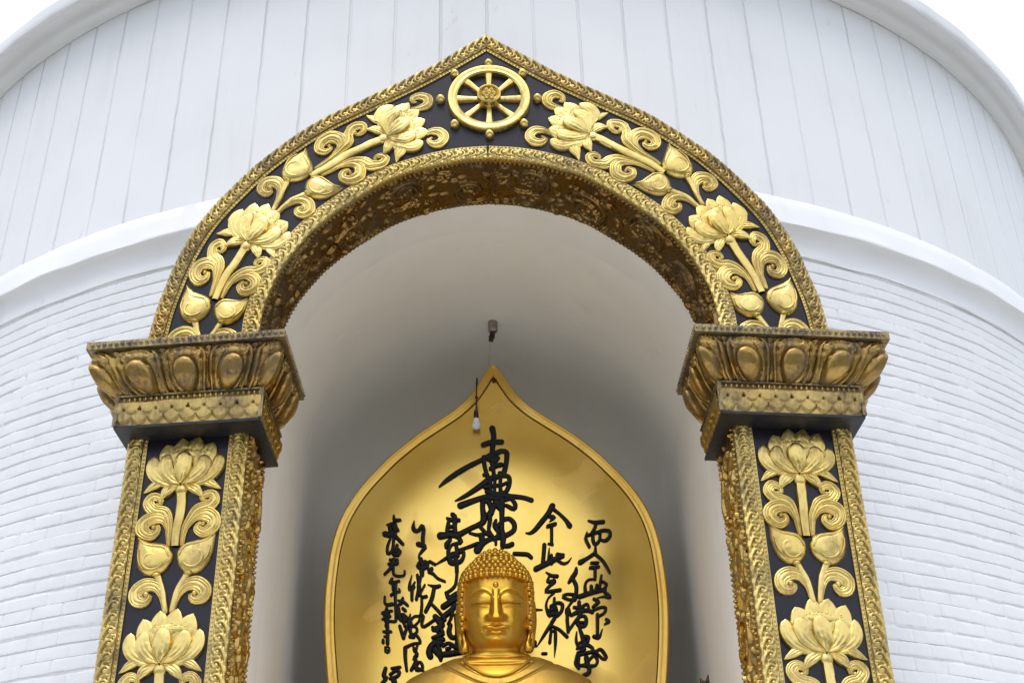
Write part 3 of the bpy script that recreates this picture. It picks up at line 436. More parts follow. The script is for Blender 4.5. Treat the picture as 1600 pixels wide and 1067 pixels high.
def bud_pair(parent, f, rnd, dy=0.):
    for sx in (-1, 1):
        T = lambda pts: [(sx*x, y+dy) for x, y in pts]
        o_ = np.vstack([BUD[:1], crom(BUD[1:], 40), BUD[:1]]); cen = np.array([.105, -.41]); rad = np.linspace(1, 0, 9)
        X = cen+(o_[:, None]-cen)*rad[None, :, None]; Zd = .010+.056*np.clip(1-rad**2.4, 0, 1)**.6
        G = np.concatenate([X*[sx, 1]+[0, dy], np.broadcast_to(Zd[None, :, None], X.shape[:2]+(1,))], -1); b0 = G[:, :1].copy(); b0[..., 2] = 0
        gs = [np.concatenate([b0, G], 1)]
        sw = spiral(.112, -.415, .062, .012, -2.6, 1.05, 22)*[sx, 1]+[0, dy]; gs.append(stroke(sw, np.r_[np.linspace(.008, .022, 11), np.linspace(.022, .012, 11)], .013, .054, 30, 7))
        gs.append(stroke(T([(.025, -.40), (.06, -.352), (.11, -.340), (.16, -.330), (.196, -.298)]), [.006, .016, .018, .014, .004], .014, .046, 24, 7))
        gs.append(stroke(T([(.150, -.465), (.182, -.415), (.190, -.36)]), [.006, .012, .006], .01, .046, 12, 5))
        put('lotus_bud', gs, 'gold', parent, f)
        st = [stroke(T([(.080, -.495), (.060, -.54), (.036, -.60), (.018, -.70)]), [.04, .036, .034, .032], .034, .004, 18, 11, flat=True), dome(sx*.082, -.497+dy, .026, .014, .05, .012, 10, 4)]
        put('bud_stem', st, 'gold', parent, f)
def low_scroll(parent, f, rnd, dy=0., only=None):
    for sx in (-1, 1):
        T = lambda pts: [(sx*x, y+dy) for x, y in pts]
        g_ = [stroke(T([(-.022, -.70), (-.038, -.618), (-.075, -.562), (-.130, -.552), (-.174, -.586), (-.170, -.630), (-.13, -.640), (-.108, -.617), (-.125, -.602)]), [.024, .042, .066, .084, .086, .074, .054, .034, .014], .038, .004, 40, 23, flute=.24, flat=True), dome(sx*-.125, -.602+dy, .017, .017, .042, 0, 10, 4)]
        put('scroll_leaf', g_, 'gold', parent, f)
def stem(parent, f, y0, y1, w0=.060, w1=.046):
    put('flower_stem', [stroke([(0, y0), (0, (y0+y1)/2), (0, y1)], [w0, w0*.95, w1], .034, .004, 26, 11, caps=False, flat=True)], 'gold', parent, f)

# ------------------------------------------------------------------ running-scroll border as a height field
BC_L, BC_W, BC_NU, BC_NV = .0665, .082, 15, 18
def border_cell(seed):
    u = np.linspace(0, BC_L, BC_NU, endpoint=False); v = np.linspace(0, BC_W, BC_NV); U, V = np.meshgrid(u, v, indexing='ij'); H = np.zeros(U.shape)
    for o_ in (-BC_L, 0, BC_L):
        for pts, r, h in ((np.vstack([[(-.022, .006), (.006, .012), (.03, .022)], spiral(.036, .052, .024, .003, -1.2, 1.15)]), .0075, .010), ([(-.012, .03), (.008, .036), (.016, .052), (.010, .07)], .0072, .008),
                          ([(.004, .004), (.02, .004), (.034, .012), (.05, .018)], .006, .006), ([(.040, .074), (.056, .078), (.07, .07)], .006, .007), ([(.0362, .052), (.037, .053)], .008, .011)):
            p = np.asarray(pts, float)+[o_, 0]; d = segmin(U, V, p); H = np.maximum(H, h*np.sqrt(np.clip(1-(d/r)**2, 0, 1)))
    return H
BCELL = border_cell(0)
def border_strip(edge, inward, W, Lpath, f, flip=False, seed=0):
    """edge: (n,2) curve, inward: (n,2) unit normals; the strip lies from the edge inwards by W; height field on its face"""
    ncell = max(1, int(round(Lpath/BC_L))); nu = ncell*BC_NU
    H = np.tile(BCELL, (ncell, 1)); 
    if flip: H = H[::-1]
    rs = np.linspace(0, 1, nu); s0 = np.linspace(0, 1, len(edge))
    E = np.c_[np.interp(rs, s0, edge[:, 0]), np.interp(rs, s0, edge[:, 1])]; I = np.c_[np.interp(rs, s0, inward[:, 0]), np.interp(rs, s0, inward[:, 1])]
    uu = rs*Lpath; v = np.linspace(0, W, BC_NV)
    hn = (vnoise(uu[:, None]*40+seed, v[None]*60+seed, 51+seed)-.5)*.0025+(vnoise(uu[:, None]*7+seed, v[None]*9+seed, 61)-.5)*.006
    H = H*1.45+hn+.018
    wob = (vnoise(uu*9+seed*3, uu*0+.5, 71)-.5)*.006
    X = E[:, None]+I[:, None]*(v[None, :, None]+wob[:, None, None])
    G = np.concatenate([X, H[..., None]], -1)
    a = G[:, :1].copy(); a[..., 2] = -.012; b = G[:, -1:].copy(); b[..., 2] = -.004
    G = np.concatenate([a, G, b], 1)
    return G
def bead_row(path, Lpath, r, spacing, z):
    n = int(Lpath/spacing); s0 = np.linspace(0, 1, len(path)); t = (np.arange(n)+.5)/n
    out = []
    for a in t: out.append(dome(np.interp(a, s0, path[:, 0]), np.interp(a, s0, path[:, 1]), r, r, r*.9, z, 7, 3))
    return out
def foliage_field(L, W, nu, nv, seed):
    """embossed acanthus scrolls, blossoms and bosses"""
    rs = np.random.RandomState(seed); u = np.linspace(0, L, nu); v = np.linspace(0, W, nv); U, V = np.meshgrid(u, v, indexing='ij'); H = np.zeros(U.shape)
    def local(cx, cy, rad, fn):
        i0, i1 = np.searchsorted(u, [cx-rad, cx+rad]); 
        if i1-i0 < 1: return
        sl = slice(i0, i1); H[sl] = np.maximum(H[sl], fn(U[sl], V[sl]))
    per = .40; n = int(math.ceil(L/per))
    for k in range(n+1):
        sg = 1 if k % 2 else -1; cx = k*per+rs.uniform(-.02, .02); cy = W/2+sg*W*.13
        for a0, r0, tn in ((rs.uniform(0, 6), .155, 1.5), (rs.uniform(0, 6), .09, 1.1)):
            sp_ = spiral(cx, cy, r0, .02, a0, tn*sg, 30); local(cx, cy, .2, lambda a, b: .022*np.sqrt(np.clip(1-(segmin(a, b, sp_)/.014)**2, 0, 1)))
        for q in range(7):                                             # blossom
            a = q/7*6.283+k; px, py = cx+.045*math.cos(a), cy+.045*math.sin(a); local(px, py, .05, lambda A, B: .024*np.sqrt(np.clip(1-((A-px)/.022)**2-((B-py)/.022)**2, 0, 1)))
        local(cx, cy, .05, lambda A, B: .030*np.sqrt(np.clip(1-((A-cx)/.024)**2-((B-cy)/.024)**2, 0, 1)))
    for k in range(int(L*W*190)):
        cx, cy = rs.uniform(0, L), rs.uniform(.03, W-.03); a = rs.normal(0, .55); r1 = rs.uniform(.018, .046); r2 = r1*rs.uniform(.35, .6); h = rs.uniform(.012, .028); ca, sa = math.cos(a), math.sin(a)
        local(cx, cy, r1+.005, lambda A, B: h*np.sqrt(np.clip(1-(((A-cx)*ca+(B-cy)*sa)/r1)**2-((-(A-cx)*sa+(B-cy)*ca)/r2)**2, 0, 1)))
    for cy in (.018, W-.018):                                          # beads along both edges
        fu = (u/.03) % 1-.5; H = np.maximum(H, .016*np.sqrt(np.clip(1-((fu*.03)[:, None]/.011)**2-((V-cy)/.011)**2, 0, 1)))
    return H*1.05+(vnoise(U*22, V*22, seed)-.5)*.005

# ------------------------------------------------------------------ the two pillars
XI, XO, BWD = 1.325, 1.995, .11
def make_pillar(sg, label):
    rnd = random.Random(7 if sg > 0 else 8); xc = sg*1.66
    pil = thing('gilded_pillar', (xc, .3, -.25), label, 'pillar', 'gilded pillars of the portal')
    mir = lambda V: bend(np.c_[sg*np.asarray(V)[:, 0], np.asarray(V)[:, 1:]])
    loc = lambda y0: (lambda V: bend(np.c_[xc+V[:, 0], -V[:, 2], y0+V[:, 1]]))
    zt = 2.93
    obj('shaft', *MB().box((XI+.05, .012, -.25), (XO-.004, .85, zt)).get(mir), 'enamel', pil)
    xs = np.linspace(XI+.10, XO-.10, 12); G = np.stack([np.c_[xs, np.zeros(12), np.full(12, z)] for z in np.linspace(-.25, zt, 8)], 1)
    obj('dark_panel', *MB().grid(G).get(mir), 'enamel', pil)
    # borders: face in (x, z) with the height field coming out of the wall
    for x_edge, dx in ((XO, -1), (XI, 1)):
        n = 60; zz = np.linspace(-.2, zt, n); E = np.c_[np.full(n, x_edge), zz]; I = np.c_[np.full(n, dx), np.zeros(n)]
        G = border_strip(E, I, .084, zt+.2, None, seed=int(x_edge*10)+(3 if sg > 0 else 0))
        bo = obj('scroll_border', *MB().grid(G).get(lambda V: mir(np.c_[V[:, 0], -V[:, 2], V[:, 1]])), 'gold_border', pil, 60)
        pth = np.c_[np.full(n, x_edge+dx*.098), zz]; fl = MB()
        fl.grid(np.stack([np.c_[np.full(n, x_edge+dx*q), np.full(n, y), zz] for q, y in ((.084, .004), (.086, -.010), (.108, -.010), (.110, .004))], 1))
        V, F = fl.get(mir); mb = MB(); mb.add(V, F)
        for b in bead_row(pth, zt+.2, .0085, .023, .008): mb.grid(np.stack([b[..., 0], -b[..., 2], b[..., 1]], -1)); mb.V[-1] = mir(mb.V[-1])
        obj('bead_trim', *mb.get(), 'gold_border', bo, 60)
    # embossed reveal on the inner side
    L = zt-.6; nu, nv = 400, 76; H = foliage_field(L, .45, nu, nv, 100+sg)
    uz = np.linspace(.6, zt, nu); vy = np.linspace(0.0, .45, nv); Z, Y = np.meshgrid(uz, vy, indexing='ij')
    obj('embossed_reveal', *MB().grid(np.stack([XI-H, Y, Z], -1)).get(mir), 'gold_side', pil, 60)
    # vines
    for y0 in (2.62, 1.655):
        f = warp(loc(y0), int(y0*10)+(40 if sg > 0 else 0)); stem(pil, f, -.02, -.345); leaf_pair(pil, f, rnd); bud_pair(pil, f, rnd); low_scroll(pil, f, rnd); lotus(pil, f, rnd)
    # ------------- capital
    cap_bot, cap_top, z0, z1 = (2.02, -.155, 1.25), (2.2, -.30, 1.13), 3.09, 3.325
    def rect(q, h):
        gq = np.interp(q, [0, .12, .3, .55, .8, 1], [0, .30, .58, .84, .97, 1.0])
        a = [np.interp(gq, [0, 1], [b_, t_]) for b_, t_ in zip(cap_bot, cap_top)]
        return a[0]+h, a[1]-h, a[2]-h
    YB = .445
    def pos(wq, q, h):
        xo, yf, xi = rect(q, h); zz = z0+(z1-z0)*q-h*.35*(1-q)
        s1 = np.clip(wq/.75, 0, 1); s2 = np.clip((wq-.75)/1.07, 0, 1); s3 = np.clip((wq-1.82)/.75, 0, 1)
        X = xo+(xi-xo)*s2; Y = YB+(yf-YB)*s1+(YB-yf)*s3
        return np.stack([X, Y, zz+0*X], -1)
    wq = np.concatenate([np.linspace(0, .75, 16), np.linspace(.7501, 1.82, 22), np.linspace(1.8201, 2.57, 16)]); qq = np.linspace(0, 1, 14)
    Wq, Qq = np.meshgrid(wq, qq, indexing='ij'); core = MB().grid(pos(Wq, Qq, -.045))
    V, F = core.get(mir)
    cap = obj('capital', V, F, 'gold_cap', pil, 40)
    pn, qn = 45, 40
    p_, q_ = np.meshgrid(np.linspace(-1, 1, pn), np.linspace(0, 1, qn), indexing='ij')
    pp = p_*.134; qm = q_*.30                                         # in metres
    for k, wc in enumerate((.75-.535, .75-.2675, .75, 1.0175, 1.285, 1.5525, 1.82, 1.82+.2675, 1.82+.535)):
        H = np.zeros(p_.shape)
        hw = np.interp(q_, [0, .3, .6, .78, .9, .97, 1], [.116, .126, .129, .122, .098, .055, 0.])         # petal half width
        ins = hw-np.abs(pp)
        H += -.06+.078*sstep(-.004, .003, ins); H += .030*np.clip(1-(pp/.125)**2, 0, 1)*np.sin(np.clip(q_*1.05, 0, 1)*math.pi)**.7
        H = np.where(ins > 0, H+.016*np.sqrt(np.clip(1-((ins-.012)/.0115)**2, 0, 1))-.010*np.exp(-((ins-.030)/.008)**2), H)
        rr2 = (pp/.070)**2+((qm-.105)/.098)**2; e_ = np.clip(1-rr2, 0, 1); H = H-.014*np.exp(-((np.sqrt(rr2)-1.06)/.09)**2); H = np.where(e_ > 0, np.maximum(H, .050+.046*e_**.45), H)
        for sx in (-1, 1):
            d = segmin(pp, qm, spiral(sx*.064, .228, .030, .004, -math.pi/2, sx*1.4)); H = np.where(d < .0105, H+.018*np.sqrt(np.clip(1-(d/.0105)**2, 0, 1)), H)
            d = segmin(pp, qm, [(sx*.012, .29), (sx*.03, .272), (sx*.05, .27), (sx*.062, .258)]); H = np.where(d < .010, H+.016*np.sqrt(np.clip(1-(d/.010)**2, 0, 1)), H)
            d = np.hypot(pp-sx*.134, qm-.275); H = np.maximum(H, .03*np.sqrt(np.clip(1-(d/.022)**2, 0, 1)))
        H += (vnoise(pp*60+k, qm*60+9, 81+k)-.5)*.003
        wc_ = wc+pp; ok = (wc_ >= 0) & (wc_ <= 2.57)
        a0 = np.where(ok.all(1))[0]; sl = slice(a0[0], a0[-1]+1)
        H = H*.74*(1-.35*np.exp(-(pp/.06)**2)*(abs(wc-.75) < .01 or abs(wc-1.82) < .01))-.030*(.4+.6*q_)
        G = pos(wc_[sl], q_[sl], H[sl]); put('capital_petal', [G], 'gold_cap', cap, mir, 60)
    # lip with beads on top of the capital
    def ringbox(o_, za, zb):
        xo, yf, xi = cap_top[0]+o_, cap_top[1]-o_, cap_top[2]-o_; m_ = MB(); m_.box((xi, yf, za), (xo, YB+.001, zb)); return m_
    m_ = ringbox(.016, z1+.001, 3.372); bz = 3.35
    for x in np.arange(1.13, 2.2, .034): m_.grid(np.stack([dome(0, 0, .011, .011, .010, 0, 7, 3)[..., 0]+x, -dome(0, 0, .011, .011, .010, 0, 7, 3)[..., 2]-.3155, dome(0, 0, .011, .011, .010, 0, 7, 3)[..., 1]+bz], -1))
    for y in np.arange(-.28, .44, .034):
        d_ = dome(0, 0, .011, .011, .010, 0, 7, 3); m_.grid(np.stack([1.1145-d_[..., 2], y+d_[..., 0], bz+d_[..., 1]], -1)); m_.grid(np.stack([2.2155+d_[..., 2], y+d_[..., 0], bz+d_[..., 1]], -1))
    obj('capital_lip', *m_.get(mir), 'tarnished', cap, 45)
    # lower block with scales
    bx = (1.237, 2.04, -.175)                                          # inner x, outer x, front y
    m_ = MB().box((bx[0]+.010, bx[2]+.010, 2.9155), (bx[1]-.010, YB, 3.088)).box((bx[0]-.009, bx[2]-.009, 2.9165), (bx[0]+.013, bx[2]+.014, 3.0885)).box((bx[0]-.0095, bx[2]-.0095, 3.0855), (bx[1]+.0095, YB-.002, 3.095)).box((bx[1]-.013, bx[2]-.009, 2.9165), (bx[1]+.009, bx[2]+.014, 3.0885)); blk = obj('scale_block', *m_.get(mir), 'tarnished', pil)
    m_ = MB().box((bx[0], bx[2], 2.9), (bx[1], YB, 2.916)); obj('block_base', *m_.get(mir), 'patina', pil)
    def scales(Lw, seed):
        nu = int(Lw/.006); nv = 26; u = np.linspace(0, Lw, nu); v = np.linspace(0, .153, nv); U, V = np.meshgrid(u, v, indexing='ij'); n = round(Lw/.092); sp_ = Lw/n
        H = np.full(U.shape, .0)
        for row, (cy, off, hh) in enumerate(((.062, .0, .010), (.108, .5, .018))):
            fu = ((U/sp_+off) % 1-.5)*sp_; d = np.hypot(fu/.046, (V-cy)/.052); inn = (d < 1) & (V < cy+.02)
            H = np.where(inn & (V < cy+.012), np.maximum(H, hh+.006*np.sqrt(np.clip(1-d**2, 0, 1))+.0018*np.cos(fu*420)*(d < .7)), H)
        d = np.abs(V-.125); H = np.maximum(H, .02*np.sqrt(np.clip(1-(d/.005)**2, 0, 1)))
        fu = (U/.030 % 1-.5)*.03; H = np.maximum(H, .018*np.sqrt(np.clip(1-(fu/.011)**2-((V-.14)/.011)**2, 0, 1)))
        H += (vnoise(U*50, V*50, seed)-.5)*.002
        return U, V, H
    U, V, H = scales(bx[1]-bx[0], 91); put('scale_relief', [np.stack([bx[0]+U, bx[2]+.012-H, 2.9165+V*1.12], -1)], 'gold_outer', blk, mir, 60)
    U, V, H = scales(YB-bx[2]-.012, 92); put('scale_relief', [np.stack([bx[0]+.012-H, bx[2]+.012+U, 2.9165+V*1.12], -1)], 'gold_side', blk, mir, 60)
    U, V, H = scales(YB-bx[2]-.012, 93); put('scale_relief', [np.stack([bx[1]-.012+H, bx[2]+.012+U, 2.9165+V*1.12], -1)], 'gold_cap', blk, mir, 60)
    return pil
make_pillar(-1, 'gilded lotus pillar with dark tarnished capital, the one carrying the left foot of the arch')
make_pillar(1, 'gilded lotus pillar with dark tarnished capital, the one carrying the right foot of the arch')

# ------------------------------------------------------------------ the arch
arch = thing('gilded_arch', (0, .2, 3.372), 'pointed gilded arch with lotus vines on dark enamel and a spoked wheel at its crown', 'arch')
def arclen(Cv): return np.sqrt(((Cv[1:]-Cv[:-1])**2).sum(1)).sum()
def normals_in(Cv):
    T = np.gradient(Cv, axis=0); T /= np.linalg.norm(T, axis=1)[:, None]; return np.c_[T[:, 1], -T[:, 0]]
oc = crom(OUTP, 160); ic = crom(INP, 160)
n_o = normals_in(oc); n_o *= np.sign(((np.array([0, 3.6])-oc)*n_o).sum(1))[:, None]            # towards the niche
n_i = normals_in(ic); n_i *= -np.sign(((np.array([0, 3.4])-ic)*n_i).sum(1))[:, None]           # away from the niche
fr = np.linspace(0, 1, 7)
for sg in (-1, 1):
    m2 = lambda V: bend(np.c_[sg*np.maximum(V[:, 0], 0.0004), V[:, 1:]])
    a = oc+n_o*.02; b = ic+n_i*.02
    P = a[:, None]*(1-fr)[None, :, None]+b[:, None]*fr[None, :, None]
    obj('dark_panel', *MB().grid(np.stack([P[..., 0], 0*P[..., 0], P[..., 1]], -1)).get(m2), 'enamel', arch)
    for cv, nn, nm, W_ in ((oc, n_o, 'outer', .084), (ic, n_i, 'inner', .084)):
        L = arclen(cv); fx = lambda V: m2(np.c_[V[:, 0], -V[:, 2], V[:, 1]])
        G = border_strip(cv, nn, W_, L, None, flip=(nm == 'inner'), seed=5+sg+(nm == 'inner')*3)
        bo = obj('scroll_border', *MB().grid(G).get(fx), 'gold_outer' if nm == 'outer' else 'gold_border', arch, 60)
        q = lambda d: cv+nn*d
        m_ = MB().grid(np.stack([np.c_[q(d), np.full(len(cv), z)] for d, z in ((.084, -.004), (.086, .010), (.106, .010), (.108, -.004))], 1))
        for b_ in bead_row(q(.097), L, .0085, .023, .008): m_.grid(b_)
        obj('bead_trim', *m_.get(fx), 'gold_border', bo, 60)
# outer edge return and embossed soffit
fo, fi = full(oc), full(ic)
edge = np.stack([np.c_[fo[:, 0], np.full(len(fo), y), fo[:, 1]] for y in (.012, .2, .42)], 1)
obj('edge_sheet', *MB().grid(edge).get(bend), 'gold_border', arch)
Ls = arclen(fi); nu, nv = 720, 76; H = foliage_field(Ls, .45, nu, nv, 33); sI = np.linspace(0, 1, nu); s0 = np.linspace(0, 1, len(fi))
pI = np.c_[np.interp(sI, s0, fi[:, 0]), np.interp(sI, s0, fi[:, 1])]; nI = np.gradient(pI, axis=0); nI /= np.linalg.norm(nI, axis=1)[:, None]; nI = np.c_[nI[:, 1], -nI[:, 0]]
nI *= np.sign(((np.array([0, 3.4])-pI)*nI).sum(1))[:, None]
Pq = pI[:, None]+nI[:, None]*H[..., None]; yv = np.linspace(.0, .455, nv)
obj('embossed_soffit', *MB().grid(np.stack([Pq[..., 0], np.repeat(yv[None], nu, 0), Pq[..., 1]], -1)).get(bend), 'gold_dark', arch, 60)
# vines bent round the arch
fi_ = np.radians(np.linspace(-4, 88, 300)); rr_ = np.interp(np.degrees(fi_), [0, 12, 22, 29, 47, 60, 67, 76, 84], [1.645, 1.64, 1.615, 1.60, 1.61, 1.59, 1.60, 1.67, 1.73])
cl = np.c_[rr_*np.cos(fi_), 3.45+rr_*np.sin(fi_)]; cs = np.concatenate([[0], np.cumsum(np.sqrt(((cl[1:]-cl[:-1])**2).sum(1)))]); cs -= np.interp(3.372, cl[:, 1], cs)
ct = np.gradient(cl, axis=0); ct /= np.linalg.norm(ct, axis=1)[:, None]
def arcf(s0, sg):
    def f(V):
        s = s0+V[:, 1]; x = np.interp(s, cs, cl[:, 0]); z = np.interp(s, cs, cl[:, 1]); tx = np.interp(s, cs, ct[:, 0]); tz = np.interp(s, cs, ct[:, 1])
        return bend(np.c_[sg*(x+tz*V[:, 0]), -V[:, 2], z-tx*V[:, 0]])
    return f
for sg in (-1, 1):
    rnd = random.Random(20+sg)
    f = warp(arcf(.838, sg), 60+sg); stem(arch, f, -.02, -.43); leaf_pair(arch, f, rnd, 1.2); bud_pair(arch, f, rnd, -.085)
    fl_ = (lambda f0: (lambda V: f0(np.c_[V[:, 0], np.maximum(V[:, 1], -.862), V[:, 2]])))(f); low_scroll(arch, fl_, rnd, -.10); lotus(arch, f, rnd)
    f = warp(arcf(1.958, sg), 70+sg); stem(arch, f, -.02, -.54); leaf_pair(arch, f, rnd, 1.42); bud_pair(arch, f, rnd, -.155); low_scroll(arch, f, rnd, -.15); lotus(arch, f, rnd)
    g_ = warp(lambda V: bend(np.c_[sg*V[:, 0], -V[:, 2], V[:, 1]]), 80+sg)
    put('scroll_leaf', [stroke([(.485, 5.135), (.43, 5.138), (.382, 5.165), (.385, 5.215), (.43, 5.24), (.472, 5.225), (.478, 5.192), (.458, 5.19)], [.016, .046, .064, .07, .062, .048, .032, .014], .036, .004, 34, 23, flute=.22, flat=True)], 'gold', arch, g_)
    put('scroll_leaf', [stroke([(.41, 4.915), (.36, 4.948), (.305, 4.945), (.268, 4.905), (.288, 4.862), (.335, 4.85), (.368, 4.876), (.348, 4.90)], [.014, .046, .064, .072, .068, .054, .036, .014], .036, .004, 34, 23, flute=.22, flat=True)], 'gold', arch, g_)
# the wheel
WC = np.array([.012, 5.205]); wf = lambda V: bend(np.c_[WC[0]+V[:, 0], -V[:, 2], WC[1]+V[:, 1]])
def ringprof(r0, r1, h, n=72):
    a = np.linspace(0, 2*math.pi, n, endpoint=False); pr = [(r0, 0), (r0, h*.8), (r0+(r1-r0)*.18, h), (r0+(r1-r0)*.42, h*.93), (r0+(r1-r0)*.6, h*1.05), (r1-(r1-r0)*.1, h), (r1, h*.75), (r1, 0)]
    return np.stack([np.stack([r*np.cos(a), r*np.sin(a), np.full(n, z)], -1) for r, z in pr], 1)
mb = MB(); gq = ringprof(.205, .265, .04); mb.grid(gq, closeu=True); wheel = obj('spoked_wheel', *mb.get(wf), 'gold', arch, 35)
for k in range(8):
    a = k*math.pi/4; c_, s_ = math.cos(a), math.sin(a)
    put('spoke', [stroke([(.06*c_, .06*s_), (.14*c_, .14*s_), (.212*c_, .212*s_)], [.034, .044, .058], .026, .004, 14, 7, caps=False, flat=True)], 'gold', wheel, wf)
    put('stud', [dome(.309*c_, .293*s_, .030, .029, .04, .012, 18, 7)], 'gold', wheel, wf)
mb = MB(); mb.grid(dome(0, 0, .078, .078, .03, .03, 32, 6)); mb.grid(ringprof(.056, .076, .068, 32), closeu=True); mb.grid(dome(0, 0, .021, .021, .045, .05, 14, 5)); [mb.grid(dome(.03*math.cos(k*1.0472), .03*math.sin(k*1.0472), .019, .019, .034, .05, 12, 4)) for k in range(6)]
obj('hub', *mb.get(wf), 'gold', wheel, 40)
# ------------------------------------------------------------------ backing plate with raised calligraphy
YPL = 1.67
def platey(x, z): return .075*(x-.018)**2+.043*(z-2.2)**2       # the sheet bulges gently forward
def onplate(V): V = np.array(V, float); V[:, 1] += platey(V[:, 0], V[:, 2]); return V
HP = np.array([(0, 4.292), (.018, 4.285), (.036, 4.268), (.056, 4.23), (.082, 4.18), (.124, 4.1), (.186, 4.0), (.282, 3.9), (.412, 3.8), (.548, 3.7), (.664, 3.6), (.765, 3.5), (.932, 3.3), (1.044, 3.1), (1.10, 2.9), (1.121, 2.7), (1.127, 2.5), (1.117, 2.3), (1.095, 2.1), (1.065, 1.9), (1.0, 1.6), (.91, 1.3), (.78, 1.0), (.6, .83), (.3, .78), (0, .77)])
hc = crom(HP, 120); pc = np.vstack([hc, (hc[::-1]*[-1, 1])[1:-1]])+[.018, 0]; pcen = np.array([.018, 2.55])
def inset(P, d):
    T = np.roll(P, -1, 0)-np.roll(P, 1, 0); T /= np.linalg.norm(T, axis=1)[:, None]+1e-9; n_ = np.c_[T[:, 1], -T[:, 0]]
    n_ *= np.sign(((pcen-P)*n_).sum(1))[:, None]; n_[0] = (0, -1); return P+n_*d
plate = thing('backing_plate', (.018, YPL, .77), 'tall golden pointed backing plate with raised black brush calligraphy behind the seated statue', 'backing plate')
def ring3(P, y): return np.c_[P[:, 0], np.full(len(P), y), P[:, 1]]
b_in = inset(pc, .0675); rows = [ring3(b_in, YPL-.001)]
for s in np.linspace(.93, .02, 15): rows.append(ring3(pcen+(b_in-pcen)*s, YPL))
obj('plate_sheet', *MB().grid(np.stack(rows, 1), closeu=True).get(onplate), 'plate', plate)
prof = [(0, .06), (0, .0), (.003, -.018), (.011, -.028), (.021, -.026), (.029, -.018), (.045, -.015), (.060, -.014), (.067, -.010), (.068, .0)]
obj('plate_dark_back', *MB().grid(np.stack([ring3(pcen+(pc-pcen)*k, YPL+.055) for k in (.99, .6, .02)], 1), closeu=True).get(onplate), 'absorber', plate)  # dark rear sheet, added to cut light bouncing in the cavity
obj('plate_rim', *MB().grid(np.stack([ring3(inset(pc, d), YPL+y) for d, y in prof], 1), closeu=True).get(onplate), 'rim', plate, 60)
lin = inset(pc, .091); zz_ = lin[:, 1]
obj('rim_groove', *MB().grid(np.stack([ring3(inset(pc, d), YPL+y) for d, y in ((.0685, -.0015), (.0695, -.0045), (.0735, -.0045), (.0745, -.0015))], 1), closeu=True).get(onplate), 'bronze', plate)
obj('rivet', *MB().grid(dome(0, 0, .016, .016, .02, 0, 12, 4)).get(lambda V: np.c_[.022+V[:, 0], YPL-.012-V[:, 2]+.17, 4.155+V[:, 1]]), 'bronze', plate)
for ch in STROKES:
    mb = MB()
    for q, st in enumerate(ch):
        a = np.array(st)/1000.; mb.grid(stroke(a[:, :2], a[:, 2]*1.2, .010, .012+.0012*(q % 4), None, 7, flat=True))
    obj('character', *mb.get(lambda V: onplate(np.c_[V[:, 0], YPL+.004-V[:, 2], V[:, 1]])), 'black', plate, 50)

# ------------------------------------------------------------------ seated statue
ped = thing('lotus_pedestal', (.01, 1.2, -.05), 'stone block pedestal under the golden seated statue', 'pedestal')
mb = MB(); 
for w_, z0_, z1_ in ((1.15, -.05, .25), (1.05, .25, .6), (1.12, .6, .80)): mb.box((.01-w_, 1.2-w_*.72, z0_+.002), (.01+w_, 1.74, z1_))
obj('pedestal_block', *mb.get(), 'niche_rim', ped)
EX, EY, EZ = .012, 1.2, 2.25
statue = thing('seated_statue', (EX, EY, .8), 'golden seated statue with tight curled hair, closed eyes and long ears', 'statue')
prof = np.array([  # z rel. eyes, half width, front, back, squareness
    (-1.45, .96, .80, .40, 2.2), (-1.28, .98, .82, .42, 2.2), (-1.15, .82, .66, .38, 2.2), (-1.02, .62, .40, .34, 2.2), (-.85, .60, .35, .31, 2.3), (-.70, .63, .33, .30, 2.4), (-.60, .61, .30, .29, 2.4), (-.54, .595, .275, .28, 2.4), (-.47, .55, .245, .27, 2.3), (-.42, .50, .22, .26, 2.3),
    (-.378, .42, .195, .245, 2.2), (-.340, .335, .170, .23, 2.1), (-.308, .25, .152, .215, 2.0), (-.285, .185, .145, .2, 2), (-.276, .155, .142, .18, 2), (-.268, .148, .148, .175, 2), (-.258, .144, .164, .175, 2), (-.247, .147, .182, .176, 2.05), (-.234, .153, .194, .178, 2.1),
    (-.21, .162, .2, .182, 2.2), (-.15, .182, .207, .19, 2.25), (-.07, .194, .209, .2, 2.3), (.0, .199, .208, .205, 2.3), (.08, .199, .205, .21, 2.3), (.15, .192, .195, .21, 2.2), (.21, .17, .172, .19, 2.1), (.26, .12, .125, .14, 2), (.29, .05, .05, .06, 2), (.297, .002, .002, .002, 2)])
zl = np.concatenate([np.linspace(-1.45, -.6, 40, endpoint=False), np.linspace(-.6, -.3, 60, endpoint=False), np.linspace(-.3, .16, 190, endpoint=False), np.linspace(.16, .297, 20)])
def pint(k, z): return np.interp(z, prof[:, 0], np.convolve(prof[:, k], [0, 1, 0], 'same') if 0 else prof[:, k])
def smoothint(k, z):
    zz = np.linspace(-1.45, .297, 900); v = pint(k, zz); ker = np.exp(-np.linspace(-2, 2, 15)**2); ker /= ker.sum(); vp = np.pad(v, 7, mode='edge'); return np.interp(z, zz, np.convolve(vp, ker, 'valid'))
nth = 300; th = np.linspace(-math.pi, math.pi, nth+1); th = th-.55*np.sin(th)*1.0          # more columns at the face
def section(z, t, grow=0.):
    a, f, b, n_ = (smoothint(k, z) for k in (1, 2, 3, 4)); a = a+grow; f = f+grow; b = b+grow
    c, s_ = np.cos(t), np.sin(t); d = np.where(c > 0, f, b); r = (np.abs(s_/a)**n_+np.abs(c/d)**n_)**(-1/n_); return r*s_, -r*c
Zg, Tg = np.meshgrid(zl, th, indexing='ij'); Xg, Yg = section(Zg, Tg)
ga = lambda x, s_: np.exp(-(x/s_)**2)
